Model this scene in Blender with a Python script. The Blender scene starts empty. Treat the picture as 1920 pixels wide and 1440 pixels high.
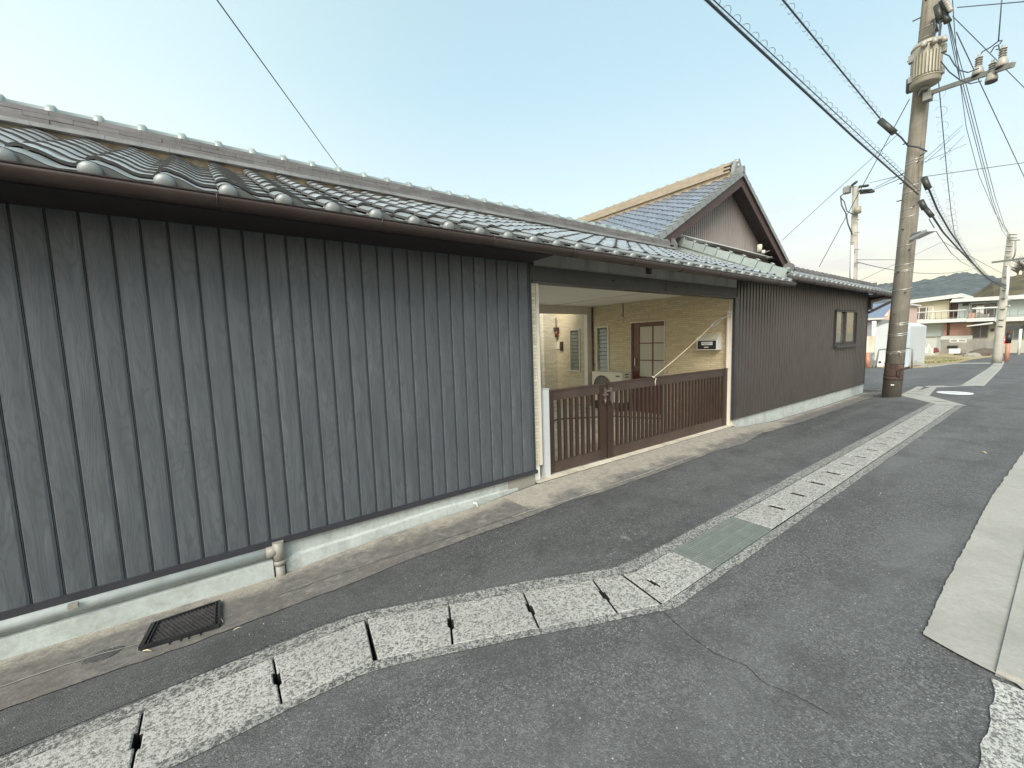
import bpy, math, random
from mathutils import Vector, Matrix
from mathutils import noise as mnoise
random.seed(7)
S = bpy.context.scene
COL = S.collection
PI = math.pi

# ------------------------------------------------------------------ camera
YAW, PITCH, ROLL, FPX, CZ = 0.6269, 0.0996, 0.0314, 762.77, 1.5
_f = Vector((math.sin(YAW)*math.cos(PITCH), math.cos(YAW)*math.cos(PITCH), -math.sin(PITCH)))
_r0 = Vector((math.cos(YAW), -math.sin(YAW), 0)); _d0 = _f.cross(_r0)
_r = _r0*math.cos(ROLL)+_d0*math.sin(ROLL); _d = _d0*math.cos(ROLL)-_r0*math.sin(ROLL)
cam_d = bpy.data.cameras.new('camera'); cam = bpy.data.objects.new('camera', cam_d); COL.objects.link(cam)
m = Matrix((( _r.x, -_d.x, -_f.x, 0), (_r.y, -_d.y, -_f.y, 0), (_r.z, -_d.z, -_f.z, CZ), (0, 0, 0, 1)))
cam.matrix_world = m
cam_d.sensor_width = 36; cam_d.sensor_fit = 'HORIZONTAL'; cam_d.lens = FPX/1920*36
cam_d.clip_end = 6000; cam_d.clip_start = 0.05
S.camera = cam

# ------------------------------------------------------------------ sky and sun
SUN_EL, SUN_AZ = math.radians(40), math.radians(216)      # azimuth from +X, counter-clockwise
W = bpy.data.worlds.new('World'); S.world = W; W.use_nodes = True
wn, wl = W.node_tree.nodes, W.node_tree.links
bg = wn['Background']
sky = wn.new('ShaderNodeTexSky'); sky.sky_type = 'NISHITA'; sky.sun_disc = False
sky.sun_elevation = SUN_EL; sky.sun_rotation = PI/2-SUN_AZ
sky.air_density = 1.0; sky.dust_density = 2.5; sky.ozone_density = 1.6; sky.altitude = 0
# thin high veil of haze over the clear sky: cream near the horizon, pale blue overhead, the same all round
_tc = wn.new('ShaderNodeTexCoord'); _sep = wn.new('ShaderNodeSeparateXYZ'); wl.new(_tc.outputs['Generated'], _sep.inputs[0])
_rp = wn.new('ShaderNodeValToRGB'); wl.new(_sep.outputs[2], _rp.inputs[0]); _e = _rp.color_ramp.elements
_e[0].position = 0.0; _e[0].color = (1.85, 1.22, .42, 1); _e[1].position = .9; _e[1].color = (.82, 1.19, 1.22, 1)
_k = _e.new(.10); _k.color = (1.70, 1.46, .70, 1); _k = _e.new(.26); _k.color = (1.40, 1.58, 1.34, 1); _k = _e.new(.5); _k.color = (1.00, 1.40, 1.38, 1)
_mx = wn.new('ShaderNodeMix'); _mx.data_type = 'RGBA'; _mx.inputs[0].default_value = .80
# faint peach clouds low over the horizon, all round
_mp = wn.new('ShaderNodeMapping'); _mp.inputs['Scale'].default_value = (1.3, 1.3, 7); _mp.inputs['Location'].default_value = (.35, .2, .6); wl.new(_tc.outputs['Generated'], _mp.inputs[0])
_nz = wn.new('ShaderNodeTexNoise'); _nz.inputs['Scale'].default_value = 3.1; _nz.inputs['Detail'].default_value = 7; _nz.inputs['Roughness'].default_value = .58; wl.new(_mp.outputs[0], _nz.inputs[0])
_cr = wn.new('ShaderNodeValToRGB'); wl.new(_nz.outputs[0], _cr.inputs[0]); _cr.color_ramp.elements[0].position = .46; _cr.color_ramp.elements[1].position = .60
_zr = wn.new('ShaderNodeMapRange'); wl.new(_sep.outputs[2], _zr.inputs[0]); _zr.inputs[1].default_value = .30; _zr.inputs[2].default_value = .05
_mm = wn.new('ShaderNodeMath'); _mm.operation = 'MULTIPLY'; wl.new(_cr.outputs[0], _mm.inputs[0]); wl.new(_zr.outputs[0], _mm.inputs[1])
_m2 = wn.new('ShaderNodeMath'); _m2.operation = 'MULTIPLY'; wl.new(_mm.outputs[0], _m2.inputs[0]); _m2.inputs[1].default_value = .95
_cm = wn.new('ShaderNodeMix'); _cm.data_type = 'RGBA'; wl.new(_m2.outputs[0], _cm.inputs[0]); wl.new(_rp.outputs[0], _cm.inputs[6]); _cm.inputs[7].default_value = (1.30, .80, .60, 1)
wl.new(sky.outputs[0], _mx.inputs[6]); wl.new(_cm.outputs[2], _mx.inputs[7])
# the whole western side glows a little after sunset
_dt = wn.new('ShaderNodeVectorMath'); _dt.operation = 'DOT_PRODUCT'; wl.new(_tc.outputs['Generated'], _dt.inputs[0]); _dt.inputs[1].default_value = (-.90, .42, .10)
_gr = wn.new('ShaderNodeMapRange'); _gr.interpolation_type = 'SMOOTHSTEP'; wl.new(_dt.outputs['Value'], _gr.inputs[0]); _gr.inputs[1].default_value = -.1; _gr.inputs[2].default_value = 1.0; _gr.inputs[3].default_value = 0; _gr.inputs[4].default_value = 1
_gm = wn.new('ShaderNodeMix'); _gm.data_type = 'RGBA'; _gm.blend_type = 'ADD'; _gm.inputs[7].default_value = (.62, .52, .30, 1); wl.new(_gr.outputs[0], _gm.inputs[0]); wl.new(_mx.outputs[2], _gm.inputs[6])
wl.new(_gm.outputs[2], bg.inputs[0]); bg.inputs[1].default_value = 0.135
sun_d = bpy.data.lights.new('sun', 'SUN'); sun = bpy.data.objects.new('sun', sun_d); COL.objects.link(sun)
sun_d.energy = 1.15; sun_d.angle = math.radians(38); sun_d.color = (1.0, 0.94, 0.85)
sv = Vector((math.cos(SUN_AZ)*math.cos(SUN_EL), math.sin(SUN_AZ)*math.cos(SUN_EL), math.sin(SUN_EL)))
sun.rotation_euler = sv.to_track_quat('Z', 'Y').to_euler()
S.view_settings.view_transform = 'Standard'; S.view_settings.look = 'None'
S.view_settings.gamma = 1; S.view_settings.use_curve_mapping = False
S.view_settings.exposure = 2.05

# ------------------------------------------------------------------ helpers
def ray(px, py):
    return _r*((px-960)/FPX) + _d*((py-720)/FPX) + _f
C0 = Vector((0, 0, CZ))
def PY(px, py, y): v = ray(px, py); return C0+v*(y/v.y)
def PX(px, py, x): v = ray(px, py); return C0+v*(x/v.x)
def PZ(px, py, z): v = ray(px, py); return C0+v*((z-CZ)/v.z)

FOOT = [(-14, -.09), (-1, -.095), (.3, -.115), (.93, -.07), (1.96, -.045), (2.65, -.005), (3.2, -.005), (6.8, -.005), (7.3, -.07), (8.5, -.14), (11, -.17), (14.3, -.15), (16, -.12), (20, -.1), (200, -.1)]
def lerp_tab(T, x):
    if x <= T[0][0]: return T[0][1]
    for (a, u), (b, w) in zip(T, T[1:]):
        if x <= b: return u+(w-u)*(x-a)/(b-a)
    return T[-1][1]
def gz(x, y=0):
    b = 0 if x < 16 else -.03*(min(x, 50)-16)
    if y > 2.3 and x < 16:
        b += lerp_tab(FOOT, x)*min(1, (y-2.3)/.95)
    elif y > 2.3 and x < 24:
        b += lerp_tab(FOOT, x)*min(1, (y-2.3)/.95)*(24-x)/8
    return b
def PG(px, py, dz=0):
    v = ray(px, py); lo = hi = .5
    while hi < 900:
        P = C0+v*hi
        if P.z < gz(P.x, P.y)+dz: break
        lo = hi; hi *= 1.02
    for _ in range(40):
        q = (lo+hi)/2; P = C0+v*q
        if P.z < gz(P.x, P.y)+dz: hi = q
        else: lo = q
    return C0+v*hi

WL = {}
def empty(name, loc=(0, 0, 0), label=None, cat=None, group=None, rz=0):
    o = bpy.data.objects.new(name, None); COL.objects.link(o); o.location = loc; o.rotation_euler.z = rz
    o.empty_display_size = .1
    WL[o.name] = Vector(loc); tag(o, label, cat, group); return o
def tag(o, label=None, cat=None, group=None, kind=None):
    if label: o['label'] = label
    if cat: o['category'] = cat
    if group: o['group'] = group
    if kind: o['kind'] = kind
    return o

class B:
    def __init__(s): s.v = []; s.f = []; s.sm = []
    def add(s, vs, fs, smooth=False):
        n = len(s.v); s.v += [tuple(v) for v in vs]
        s.f += [tuple(i+n for i in f) for f in fs]; s.sm += [smooth]*len(fs); return s
    def box(s, x0, x1, y0, y1, z0, z1):
        if x0 > x1: x0, x1 = x1, x0
        if y0 > y1: y0, y1 = y1, y0
        if z0 > z1: z0, z1 = z1, z0
        return s.add([(x, y, z) for z in (z0, z1) for y in (y0, y1) for x in (x0, x1)],
                     [(0, 2, 3, 1), (4, 5, 7, 6), (0, 1, 5, 4), (2, 6, 7, 3), (0, 4, 6, 2), (1, 3, 7, 5)])
    def bar(s, a, b, w, h, up=(0, 0, 1)):
        a = Vector(a); b = Vector(b); d = (b-a).normalized(); up = Vector(up)
        if abs(d.dot(up)) > .99: up = Vector((0, 1, 0))
        r = d.cross(up).normalized(); u = r.cross(d)
        vs = [p+r*(i*w/2)+u*(j*h/2) for p in (a, b) for i, j in ((-1, -1), (1, -1), (1, 1), (-1, 1))]
        return s.add(vs, [(0, 1, 2, 3), (7, 6, 5, 4), (0, 4, 5, 1), (1, 5, 6, 2), (2, 6, 7, 3), (3, 7, 4, 0)])
    def tube(s, pts, r, n=8, caps=True):
        pts = [Vector(p) for p in pts]; rs = r if isinstance(r, (list, tuple)) else [r]*len(pts)
        vs = []; ref = None
        for i, p in enumerate(pts):
            t = (pts[min(i+1, len(pts)-1)]-pts[max(i-1, 0)]).normalized()
            if ref is None: ref = Vector((0, 0, 1)) if abs(t.z) < .9 else Vector((1, 0, 0))
            a = t.cross(ref).normalized(); b = a.cross(t).normalized(); ref = b
            for k in range(n):
                q = 2*PI*k/n; vs.append(p+(a*math.cos(q)+b*math.sin(q))*rs[i])
        fs = []
        for i in range(len(pts)-1):
            for k in range(n):
                fs.append((i*n+k, (i+1)*n+k, (i+1)*n+(k+1) % n, i*n+(k+1) % n))
        s.add(vs, fs, True)
        if caps:
            L = len(s.v)-len(vs)
            s.f.append(tuple(L+k for k in range(n))); s.sm.append(False)
            s.f.append(tuple(L+(len(pts)-1)*n+k for k in reversed(range(n)))); s.sm.append(False)
        return s
    def disc(s, c, ax, r, t, n=20):
        c = Vector(c); ax = Vector(ax).normalized(); return s.tube([c, c+ax*t], r, n)
    def poly(s, pts, z0=None):
        return s.add(pts, [tuple(range(len(pts)))])
    def prism(s, pts, vec):
        n = len(pts); vec = Vector(vec); vs = [Vector(p) for p in pts]
        return s.add(vs+[p+vec for p in vs], [tuple(reversed(range(n))), tuple(range(n, 2*n))]+[(i, (i+1) % n, n+(i+1) % n, n+i) for i in range(n)])
    def mesh(s, name, mat, off=(0, 0, 0), fix=True):
        off = Vector(off)
        me = bpy.data.meshes.new(name)
        me.from_pydata([Vector(v)-off for v in s.v], [], s.f); me.polygons.foreach_set('use_smooth', s.sm)
        if fix:
            import bmesh
            bm = bmesh.new(); bm.from_mesh(me); bmesh.ops.recalc_face_normals(bm, faces=bm.faces); bm.to_mesh(me); bm.free()
        me.materials.append(mat); return me
    def build(s, name, mat, parent=None, kind=None, label=None, cat=None, group=None, fix=True):
        xs = [v[0] for v in s.v]; ys = [v[1] for v in s.v]; zs = [v[2] for v in s.v]
        c = Vector(((min(xs)+max(xs))/2, (min(ys)+max(ys))/2, min(zs)))
        me = s.mesh(name, mat, c, fix)
        return put(name, me, c, parent, kind, label, cat, group)
def put(name, me, c, parent=None, kind=None, label=None, cat=None, group=None, rot=None):
    o = bpy.data.objects.new(name, me); COL.objects.link(o); c = Vector(c)
    if parent: o.parent = parent; o.location = c-WL[parent.name]
    else: o.location = c
    if rot: o.rotation_euler = rot
    WL[o.name] = c; tag(o, label, cat, group, kind); return o

# ------------------------------------------------------------------ materials
class NT:
    def __init__(s, name):
        s.m = bpy.data.materials.new(name); s.m.use_nodes = True; t = s.m.node_tree
        s.n = t.nodes; s.l = t.links; s.p = s.n['Principled BSDF']
    def node(s, ty, **kw):
        o = s.n.new(ty)
        for k, v in kw.items():
            if k.startswith('i_'):
                key = k[2:]; key = int(key) if key.isdigit() else key.replace('_', ' ')
                if hasattr(v, 'is_linked') or isinstance(v, bpy.types.NodeSocket): s.l.new(v, o.inputs[key])
                else: o.inputs[key].default_value = v
            else: setattr(o, k, v)
        return o
    def pos(s): return s.node('ShaderNodeNewGeometry').outputs['Position']
    def obj(s): return s.node('ShaderNodeTexCoord').outputs['Object']
    def noise(s, vec, scale, detail=4, rough=.55, dist=0):
        o = s.node('ShaderNodeTexNoise', i_Vector=vec, i_Scale=scale, i_Detail=detail, i_Roughness=rough, i_Distortion=dist); return o.outputs[0]
    def voro(s, vec, scale, out=0, feature='F1'):
        o = s.node('ShaderNodeTexVoronoi', feature=feature, i_Vector=vec, i_Scale=scale); return o.outputs[out]
    def ramp(s, fac, stops):
        o = s.node('ShaderNodeValToRGB', i_Fac=fac); e = o.color_ramp.elements
        while len(e) > 1: e.remove(e[-1])
        e[0].position = stops[0][0]; e[0].color = col4(stops[0][1])
        for p, c in stops[1:]: k = e.new(p); k.color = col4(c)
        return o.outputs[0]
    def mix(s, fac, a, b, mode='MIX'):
        o = s.node('ShaderNodeMix', data_type='RGBA', blend_type=mode)
        for k, v in ((0, fac), (6, a), (7, b)):
            if isinstance(v, bpy.types.NodeSocket): s.l.new(v, o.inputs[k])
            else: o.inputs[k].default_value = v if k == 0 else col4(v)
        return o.outputs[2]
    def math(s, op, a, b=0, c=0):
        o = s.node('ShaderNodeMath', operation=op)
        for k, v in enumerate((a, b, c)):
            if isinstance(v, bpy.types.NodeSocket): s.l.new(v, o.inputs[k])
            else: o.inputs[k].default_value = v
        return o.outputs[0]
    def mapv(s, vec, scale=(1, 1, 1), loc=(0, 0, 0)):
        o = s.node('ShaderNodeMapping', i_Vector=vec); o.inputs['Scale'].default_value = scale; o.inputs['Location'].default_value = loc; return o.outputs[0]
    def bump(s, h, strength=.5, dist=.01, nrm=None):
        o = s.node('ShaderNodeBump', i_Strength=strength, i_Distance=dist, i_Height=h)
        if nrm: s.l.new(nrm, o.inputs['Normal'])
        return o.outputs[0]
    def done(s, color=None, rough=.7, metal=0, normal=None, spec=.5):
        for k, v in (('Base Color', color), ('Roughness', rough), ('Metallic', metal), ('Specular IOR Level', spec), ('Normal', normal)):
            if v is None: continue
            if isinstance(v, bpy.types.NodeSocket): s.l.new(v, s.p.inputs[k])
            else: s.p.inputs[k].default_value = col4(v) if k == 'Base Color' else v
        return s.m
def col4(c):
    if isinstance(c, (int, float)): return (c, c, c, 1)
    return tuple(c)+(1,) if len(c) == 3 else tuple(c)
def dim(c, k): return tuple(x*k for x in c)

def simple(name, c, rough=.6, metal=0, var=.15, scale=6, bump=.0, bscale=60, dirt=None, spec=.5):
    t = NT(name); p = t.pos()
    n = t.noise(p, scale, 5)
    cc = t.ramp(n, [(.3, dim(c, 1-var)), (.7, dim(c, 1+var))])
    if dirt:
        d = t.noise(t.mapv(p, (1, 1, .25)), scale*.7, 6, .65)
        cc = t.mix(t.ramp(d, [(.5, 0), (.75, .8)]), cc, dirt)
    nm = t.bump(t.noise(p, bscale, 3), bump, .004) if bump else None
    return t.done(cc, rough, metal, nm, spec)

def mat_asphalt(name, base, speck=.5, warm=(.985, 1, 1.005)):
    t = NT(name); p = t.pos()
    v = t.node('ShaderNodeTexVoronoi', i_Vector=p, i_Scale=190.0)
    cell = t.node('ShaderNodeSeparateColor', i_Color=v.outputs['Color']).outputs[0]
    n2 = t.noise(p, 95, 3, .7)
    vb = t.node('ShaderNodeTexVoronoi', i_Vector=p, i_Scale=85.0); cb = t.node('ShaderNodeSeparateColor', i_Color=vb.outputs['Color']).outputs[0]
    c = t.ramp(cell, [(.0, dim(warm, base*.62)), (.5, dim(warm, base*.95)), (.85, dim(warm, base*1.3)), (.95, dim(warm, base*1.9)), (1, dim((1, 1, .97), base*3.6))])
    c = t.mix(t.ramp(n2, [(.36, .6), (.6, 0)]), c, dim(warm, base*.5))
    c = t.mix(t.ramp(cb, [(.60, 0), (.88, .38)]), c, dim(warm, base*1.9)); c = t.mix(t.ramp(cb, [(.10, .42), (.35, 0)]), c, dim(warm, base*.55))
    # worn paler lanes along the street, darker unpolished bands and blotches
    lane = t.noise(t.mapv(p, (.22, 1.1, 1)), 1.3, 5, .6); c = t.mix(t.ramp(lane, [(.40, .0), (.62, .55)]), c, dim(warm, base*1.55))
    c = t.mix(t.ramp(t.noise(p, 2.3, 7, .72, .3), [(.36, .55), (.52, 0)]), c, dim(warm, base*.62))
    scuff = t.noise(t.mapv(p, (1, 1, 1), (3, 9, 0)), 9, 6, .8); blot = t.noise(t.mapv(p, (1, 1, 1), (7, 2, 0)), .9, 3, .5)
    f = t.math('MULTIPLY', t.ramp(scuff, [(.56, 0), (.66, 1)]), t.ramp(blot, [(.55, 0), (.68, .75)])); c = t.mix(f, c, dim((1, 1, .98), base*3.2))
    v2 = t.node('ShaderNodeTexVoronoi', i_Vector=p, i_Scale=27.0)
    pick = t.math('GREATER_THAN', t.node('ShaderNodeSeparateColor', i_Color=v2.outputs['Color']).outputs[1], 1-.4*speck)
    chip = t.math('MULTIPLY', pick, t.math('LESS_THAN', v2.outputs['Distance'], .085)); c = t.mix(chip, c, (.42, .42, .40))
    h = t.math('ADD', t.math('MULTIPLY', v.outputs['Distance'], -1.0), t.math('MULTIPLY', n2, .9))
    return t.done(c, .85, 0, t.bump(h, .6, .003), .3)

def mat_aggregate(name, light=(.5, .5, .46), dark=(.1, .1, .095), k=.5, fade=0):
    t = NT(name); p = t.pos()
    n = t.noise(p, 92, 2.2, .7, .1); n2 = t.noise(p, 30, 3, .6)
    f = t.math('ADD', n, t.math('MULTIPLY', t.math('SUBTRACT', n2, .5), .35))
    c = t.ramp(f, [(k-.10, dark), (k-.03, dim(light, .62)), (k+.04, light), (k+.2, dim(light, 1.12))])
    big = t.noise(p, 2.6, 5, .6)
    c = t.mix(t.ramp(big, [(.4, 0), (.7, .38)]), c, dim(light, .5))
    return t.done(c, .85, 0, t.bump(f, .8, .006), .3)

def mat_concrete(name, c, stain, var=.18, sc=2.0, rust=None, drip=False):
    t = NT(name); p = t.pos()
    a = t.noise(p, sc, 7, .65); b = t.noise(p, 45, 4, .7)
    cc = t.ramp(a, [(.3, dim(c, 1-var)), (.7, dim(c, 1+var*.6))])
    cc = t.mix(t.ramp(t.noise(p, sc*2.3, 6, .7, .5), [(.48, 0), (.68, .75)]), cc, stain)
    cc = t.mix(t.ramp(b, [(.35, .3), (.6, 0)]), cc, dim(c, .55))
    if drip:
        cc = t.mix(t.ramp(t.noise(t.mapv(p, (9, 9, .8)), 3, 5, .7), [(.52, 0), (.72, .55)]), cc, stain)
    if rust: cc = t.mix(t.ramp(t.noise(p, 1.3, 5, .7), [(.55, 0), (.68, .5)]), cc, rust)
    return t.done(cc, .85, 0, t.bump(b, .45, .004), .3)

def mat_wood_siding():
    t = NT('charcoal_woodgrain_siding'); o = t.obj(); info = t.node('ShaderNodeObjectInfo')
    seed = t.math('MULTIPLY', info.outputs['Random'], 91.0)
    sep = t.node('ShaderNodeSeparateXYZ', i_Vector=o)
    comb = t.node('ShaderNodeCombineXYZ', i_X=t.math('MULTIPLY', sep.outputs[0], 8.5), i_Y=seed, i_Z=t.math('MULTIPLY', sep.outputs[2], 1.5)).outputs[0]
    n = t.noise(comb, 1.0, 1.5, .4, .25)
    comb2 = t.node('ShaderNodeCombineXYZ', i_X=t.math('MULTIPLY', sep.outputs[0], 40), i_Y=seed, i_Z=t.math('MULTIPLY', sep.outputs[2], 5)).outputs[0]
    w = t.noise(comb2, 1.0, 3, .6)
    field = t.math('ADD', t.math('ADD', t.math('MULTIPLY', n, 13), t.math('MULTIPLY', sep.outputs[0], 22)), t.math('MULTIPLY', w, .8))
    ring = t.math('SINE', t.math('MULTIPLY', field, 6.283))
    ring = t.math('MULTIPLY_ADD', ring, .5, .5)
    comb3 = t.node('ShaderNodeCombineXYZ', i_X=t.math('MULTIPLY', sep.outputs[0], 260), i_Y=seed, i_Z=t.math('MULTIPLY', sep.outputs[2], 9)).outputs[0]
    fib = t.noise(comb3, 1.0, 4, .7)
    smudge = t.noise(comb, 1.7, 4, .6)
    pw = t.pos()
    c = t.ramp(smudge, [(.30, (.064, .074, .085)), (.6, (.086, .098, .110)), (.80, (.122, .135, .147))])
    c = t.mix(t.ramp(ring, [(.0, .40), (.35, 0)]), c, (.048, .054, .062))
    c = t.mix(t.ramp(fib, [(.35, .45), (.52, 0)]), c, (.042, .047, .054))
    c = t.mix(t.ramp(t.noise(t.mapv(pw, (1, 1, .2)), 14, 4, .7), [(.55, 0), (.75, .05)]), c, (.14, .145, .14))
    h = t.math('ADD', t.math('MULTIPLY', ring, .7), t.math('MULTIPLY', fib, .5))
    return t.done(c, .5, .0, t.bump(h, .20, .002), .5)

def mat_tile(name, c, rough=.36, metal=.35, var=.12, dirt=(.12, .12, .11)):
    t = NT(name); p = t.pos(); info = t.node('ShaderNodeObjectInfo')
    r = info.outputs['Random']
    cc = t.ramp(r, [(0, dim(c, 1-var)), (1, dim(c, 1+var))])
    cc = t.mix(t.ramp(t.noise(p, 9, 6, .7), [(.45, 0), (.72, .6)]), cc, dirt)
    b = t.noise(p, 150, 3, .6)
    cc = t.mix(t.ramp(b, [(.35, .25), (.55, 0)]), cc, dim(c, .5))
    return t.done(cc, t.ramp(t.noise(p, 12, 4), [(.3, rough*.8), (.7, rough*1.3)]), metal, t.bump(b, .12, .002), .5)

def mat_brickface(name, c):
    t = NT(name); p = t.pos()
    # small split-face courses, seen on faces that run in x or in y: use x+y as the run
    s = t.node('ShaderNodeSeparateXYZ', i_Vector=p); u = t.math('ADD', s.outputs[0], s.outputs[1])
    vec = t.node('ShaderNodeCombineXYZ', i_X=u, i_Y=s.outputs[2]).outputs[0]
    br = t.node('ShaderNodeTexBrick', i_Vector=vec, i_Scale=1.0)
    br.inputs['Brick Width'].default_value = .21; br.inputs['Row Height'].default_value = .036
    br.inputs['Mortar Size'].default_value = .0028; br.inputs['Mortar Smooth'].default_value = .6
    br.inputs['Color1'].default_value = col4(dim(c, .86)); br.inputs['Color2'].default_value = col4(dim(c, 1.12)); br.inputs['Mortar'].default_value = col4(dim(c, .62))
    br.offset_frequency = 2; br.offset = .37; br.squash = .7; br.squash_frequency = 3
    n = t.noise(p, 30, 5, .7)
    cc = t.mix(t.ramp(n, [(.4, .4), (.6, 0)]), br.outputs[0], dim(c, .75))
    h = t.math('ADD', t.math('MULTIPLY', br.outputs[1], -1), t.math('MULTIPLY', n, .6))
    return t.done(cc, .8, 0, t.bump(h, .8, .006), .3)

def mat_glass(name, c=(.05, .06, .06), rough=.06, emit=None):
    t = NT(name); n = t.noise(t.pos(), 3, 3)
    m = t.done(t.ramp(n, [(.3, dim(c, .8)), (.7, dim(c, 1.2))]), rough, 0, None, 1.0); return m

def mat_hill(name, a, b, c):
    t = NT(name); p = t.pos()
    n = t.noise(p, .06, 8, .7); v = t.voro(p, .16)
    cc = t.ramp(n, [(.3, a), (.55, b), (.75, c)])
    cc = t.mix(t.ramp(v, [(.2, 0), (.9, .5)]), cc, dim(a, .5))
    return t.done(cc, .95, 0, t.bump(v, .8, 2.0), .1)

M = {}
M['asphalt'] = mat_asphalt('asphalt', .095)
M['asphalt_side'] = mat_asphalt('asphalt_older_strip', .080, .35)
M['asphalt_far'] = mat_asphalt('asphalt_grey_lane', .10, .1)
M['slab'] = mat_aggregate('gutter_cover_concrete', (.385, .38, .355), (.12, .12, .11), .475)
M['rim'] = mat_aggregate('gutter_rim_concrete', (.32, .32, .30), (.075, .075, .072), .53)
M['agg_dark'] = mat_aggregate('pavement_aggregate', (.44, .44, .41), (.11, .11, .105), .50)
def mat_apron():
    t = NT('apron_concrete'); p = t.pos(); sp = t.node('ShaderNodeSeparateXYZ', i_Vector=p)
    big = t.noise(p, 2.4, 6, .7); mid = t.noise(p, 14, 5, .75, .4); fine = t.noise(p, 110, 3, .7)
    c = t.ramp(mid, [(.28, (.095, .092, .088)), (.5, (.165, .158, .147)), (.70, (.27, .255, .228))])
    c = t.mix(t.ramp(big, [(.42, 0), (.62, .7)]), c, (.125, .115, .10))
    # paler trowelled cement by the walls and in front of the gate
    w = t.math('ADD', sp.outputs[1], t.math('MULTIPLY', t.math('SUBTRACT', big, .5), 1.1))
    gx = t.math('MULTIPLY', t.math('GREATER_THAN', sp.outputs[0], 2.2), t.math('LESS_THAN', sp.outputs[0], 8.2))
    near = t.node('ShaderNodeMapRange', interpolation_type='SMOOTHSTEP', i_Value=t.math('ADD', w, t.math('MULTIPLY', gx, .30))); near.inputs[1].default_value = 3.02; near.inputs[2].default_value = 3.30
    c = t.mix(t.math('MULTIPLY', near.outputs[0], .85), c, t.ramp(mid, [(.3, (.29, .265, .225)), (.65, (.43, .40, .335))]))
    c = t.mix(t.ramp(fine, [(.33, .6), (.5, 0)]), c, (.07, .065, .06))
    h = t.math('ADD', mid, t.math('MULTIPLY', fine, .6)); return t.done(c, .88, 0, t.bump(h, .5, .006), .3)
M['apron'] = mat_apron()
M['fore'] = mat_concrete('forecourt_concrete', (.60, .55, .45), (.25, .22, .17), .2, 1.5)
M['pave'] = mat_concrete('pavement_concrete', (.35, .34, .305), (.25, .245, .22), .12, .8)
M['found'] = mat_concrete('foundation_render', (.44, .475, .455), (.28, .29, .27), .1, 3, None, True)
M['found_step'] = mat_concrete('foundation_footing', (.43, .47, .45), (.30, .31, .28), .12, 4)
M['pipe_white'] = simple('painted_pipe', (.44, .475, .455), .85, 0, .1, 8, .3, 40, (.30, .31, .27))
M['pipe_grey'] = simple('grey_plastic_pipe', (.25, .24, .21), .5, 0, .12, 9, 0, 60, (.15, .14, .12))
M['crack'] = simple('dark_gap', (.012, .012, .012), .9)
M['siding'] = mat_wood_siding()
M['siding_rib'] = simple('brown_grey_ribbed_siding', (.060, .054, .050), .42, .1, .1, 3, .06, 200)
M['trim_dark'] = simple('charcoal_metal_trim', (.036, .037, .044), .42, .1, .12)
M['gutter'] = simple('brown_gutter', (.046, .031, .027), .38, .05, .15, 4, 0, 60, (.075, .06, .052))
M['brown_wood'] = simple('brown_painted_board', (.050, .027, .024), .5, 0, .2, 5, .1, 90)
M['brown_dark'] = simple('dark_brown_soffit', (.045, .034, .032), .7, 0, .15)
M['soffit_black'] = simple('shade_black_soffit', (.018, .014, .015), .8, 0, .2)  # near-black colour paints in the deep shade under the eave
M['beam'] = simple('grey_lintel_panel', (.052, .055, .058), .6, 0, .15, 9, .2, 30)
M['fascia'] = simple('fascia_panel', (.34, .33, .305), .7, 0, .15, 5, .1, 40, (.07, .07, .066))
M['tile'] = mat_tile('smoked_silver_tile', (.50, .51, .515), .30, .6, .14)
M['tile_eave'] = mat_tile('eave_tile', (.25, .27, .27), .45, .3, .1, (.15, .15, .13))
M['tile_blue'] = mat_tile('blue_grey_tile', (.27, .30, .36), .32, .5, .14)
M['tile_skirt'] = simple('eave_tile_skirt', (.15, .16, .155), .6, .1, .2, 15)
M['tile_butt'] = simple('shade_dark_tile_butt', (.060, .064, .061), .75, 0, .25, 20)  # dark colour stands in for the shade on the tile fronts
M['noshi'] = mat_tile('ridge_stack_tile', (.155, .15, .15), .5, .15, .16, (.085, .08, .078))
M['noshi_light'] = mat_tile('ridge_base_tile', (.26, .265, .265), .42, .25, .1)
M['noshi_warm'] = mat_tile('sunlit_ridge_stack', (.33, .28, .21), .6, .05, .1, (.2, .16, .11))  # warm, paler colour paints the low sunlight onto the main ridge
M['cap'] = mat_tile('ridge_cap_tile', (.34, .39, .37), .4, .3, .08, (.22, .24, .22))
M['plaster'] = simple('clay_plaster', (.34, .28, .20), .9, 0, .25, 14, .5, 40, (.2, .16, .12))
M['metal_green'] = simple('grey_green_flashing', (.34, .38, .37), .4, .3, .06, 3)
M['white_ceiling'] = simple('white_soffit_board', (.85, .83, .77), .6, 0, .03, 1)
M['white_trim'] = simple('off_white_trim', (.62, .58, .50), .45, 0, .05)
M['stone'] = mat_brickface('beige_split_face_siding', (.60, .51, .345))
M['stone_pale'] = mat_brickface('pale_split_face_siding', (.70, .65, .50))
M['door_wood'] = simple('red_brown_door', (.10, .028, .016), .3, 0, .2, 6)
M['frost'] = simple('frosted_glass', (.36, .35, .29), .25, 0, .06, 2, 0, 60, None, .8)
M['louver_glass'] = simple('louver_glass', (.24, .25, .20), .25, 0, .06, 4, 0, 60, None, .8)
M['gate'] = simple('dark_brown_aluminium', (.040, .024, .018), .36, .1, .12, 5)
M['gate_dust'] = simple('dusty_brown_rail', (.058, .038, .030), .5, .05, .2, 7)
M['alu'] = simple('aluminium', (.52, .52, .50), .35, .6, .05)
M['alu_white'] = simple('pale_aluminium_post', (.50, .53, .54), .45, .1, .05)
M['ac'] = simple('ivory_casing', (.62, .58, .46), .45, 0, .04)
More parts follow.
